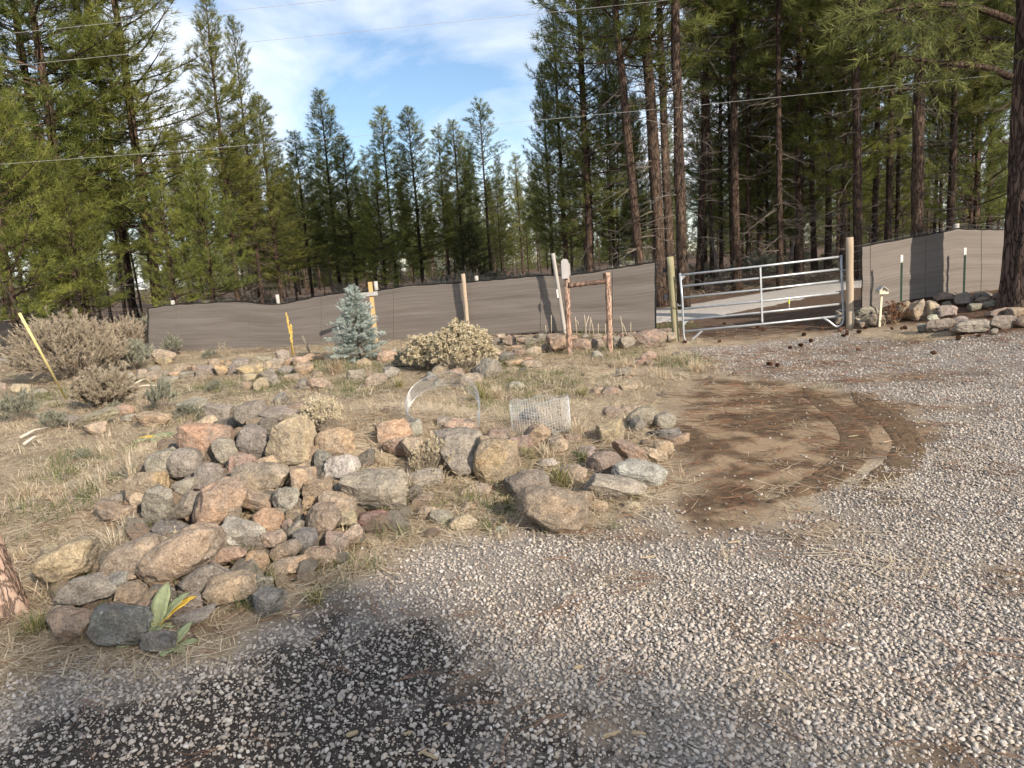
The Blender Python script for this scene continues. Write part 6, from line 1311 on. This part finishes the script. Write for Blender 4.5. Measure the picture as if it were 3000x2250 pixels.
chip(1196, 2160, .05, .007, 12, 'thin chip right of the stubby pale one on dark shaded soil'); chip(1310, 2132, .045, .006, 5, 'two-toned small chip on dark shaded soil at the bottom'); chip(1695, 1968, .06, .012, 22, 'thick pale chip lying alone on the gravel'); chip(1792, 2165, .085, .011, 20, 'long flat wood splinter at the bottom of the gravel')
chip(1872, 2163, .065, .010, -12, 'flat tan splinter right of the long one at the bottom'); chip(868, 1815, .05, .012, 5, 'small pale chip below the dark blue stone'); chip(1900, 1640, .12, .006, 10, 'thin pale stick on gravel below the bed'); chip(2150, 1596, .10, .007, 12, 'thin stick on gravel under the bare dirt')
chip(2600, 1300, .12, .008, 20, 'pale bent stick on the outer tyre track'); chip(2500, 1283, .12, .007, 10, 'pale bent stick on the inner tyre track')
M_DRIFT = simple_mat('grey_stick', (.42, .36, .28), (.64, .58, .48), 10, .85, bs=.2, bd=.003)
for i, (a, b_, c, d, lab) in enumerate([(365, 1135, 425, 1100, 'thick bleached stick, topmost of the little stick heap'), (380, 1145, 470, 1138, 'long bleached stick lying flat in the little stick heap'), (395, 1130, 440, 1118, 'short bleached stick in the little stick heap'), (370, 1150, 410, 1108, 'slanting bleached stick in the little stick heap'), (60, 1290, 145, 1265, 'bent bleached stick in the left field'), (70, 1310, 130, 1290, 'second bleached stick in the left field'), (330, 1640, 545, 1585 + 15, 'thin bleached twig over the stones at the left of the pile')]):
    p0, p1 = gp(a, b_) + (0, 0, .03), gp(c, d) + (0, 0, .05); mid_ = (p0 + p1) / 2 + (0, 0, .03); tag(put('stick', MB().tube(np.array([p0, mid_, p1]) - p0, [.016, .013, .008] if i < 6 else [.005, .004, .003], 7).mesh('stick', M_DRIFT, True), None, p0), lab, 'stick', 'bleached sticks')
# brush piles on the bank beyond the gate
for i, (px, py, Y) in enumerate(((2100, 850, 23.2), (2360, 835, 23.6), (2180, 840, 24))):
    p = atY(px, py, Y); z = Hs(p[0], Y); r = np.random.default_rng(i + 90); b = MB()
    for q in range(26): a = np.array([r.normal(0, .7), r.normal(0, .3), r.uniform(0, .15)]); e = a + np.array([r.normal(0, .5), r.normal(0, .3), r.uniform(0, .4)]); b.tube(np.array([a, (a + e) / 2 + r.normal(0, .05, 3), e]), [.012, .009, .005], 4)
    tag(put('brush_pile', b.mesh('brush_pile', M_TWIG), None, (p[0], Y, z)), ['tangle of dead branches on the bank above the left of the gate', 'tangle of dead branches on the bank above the right of the gate', 'tangle of dead branches on the bank above the middle of the gate'][i], 'branches')
# fallen dead trunks in the wood
for i, (a, b_, c, d, Y) in enumerate(((2185, 755, 2275, 700, 27), (2300, 860, 2345, 640, 24.5), (2120, 880, 2085, 700, 23))):
    p0, p1 = atY(a, b_, Y), atY(c, d, Y + .8); p0[2] = max(p0[2], Hs(p0[0], Y)); tag(put('dead_pole', MB().tube(np.array([p0, (p0 + p1) / 2, p1]) - p0, [.06, .05, .035], 8).mesh('dead_pole', M_TWIG, True), None, p0), ['dark fallen pole slanting in the wood above the gate', 'thin grey dead pole leaning right behind the gate', 'thin dead pole leaning left behind the gate'][i], 'dead tree')
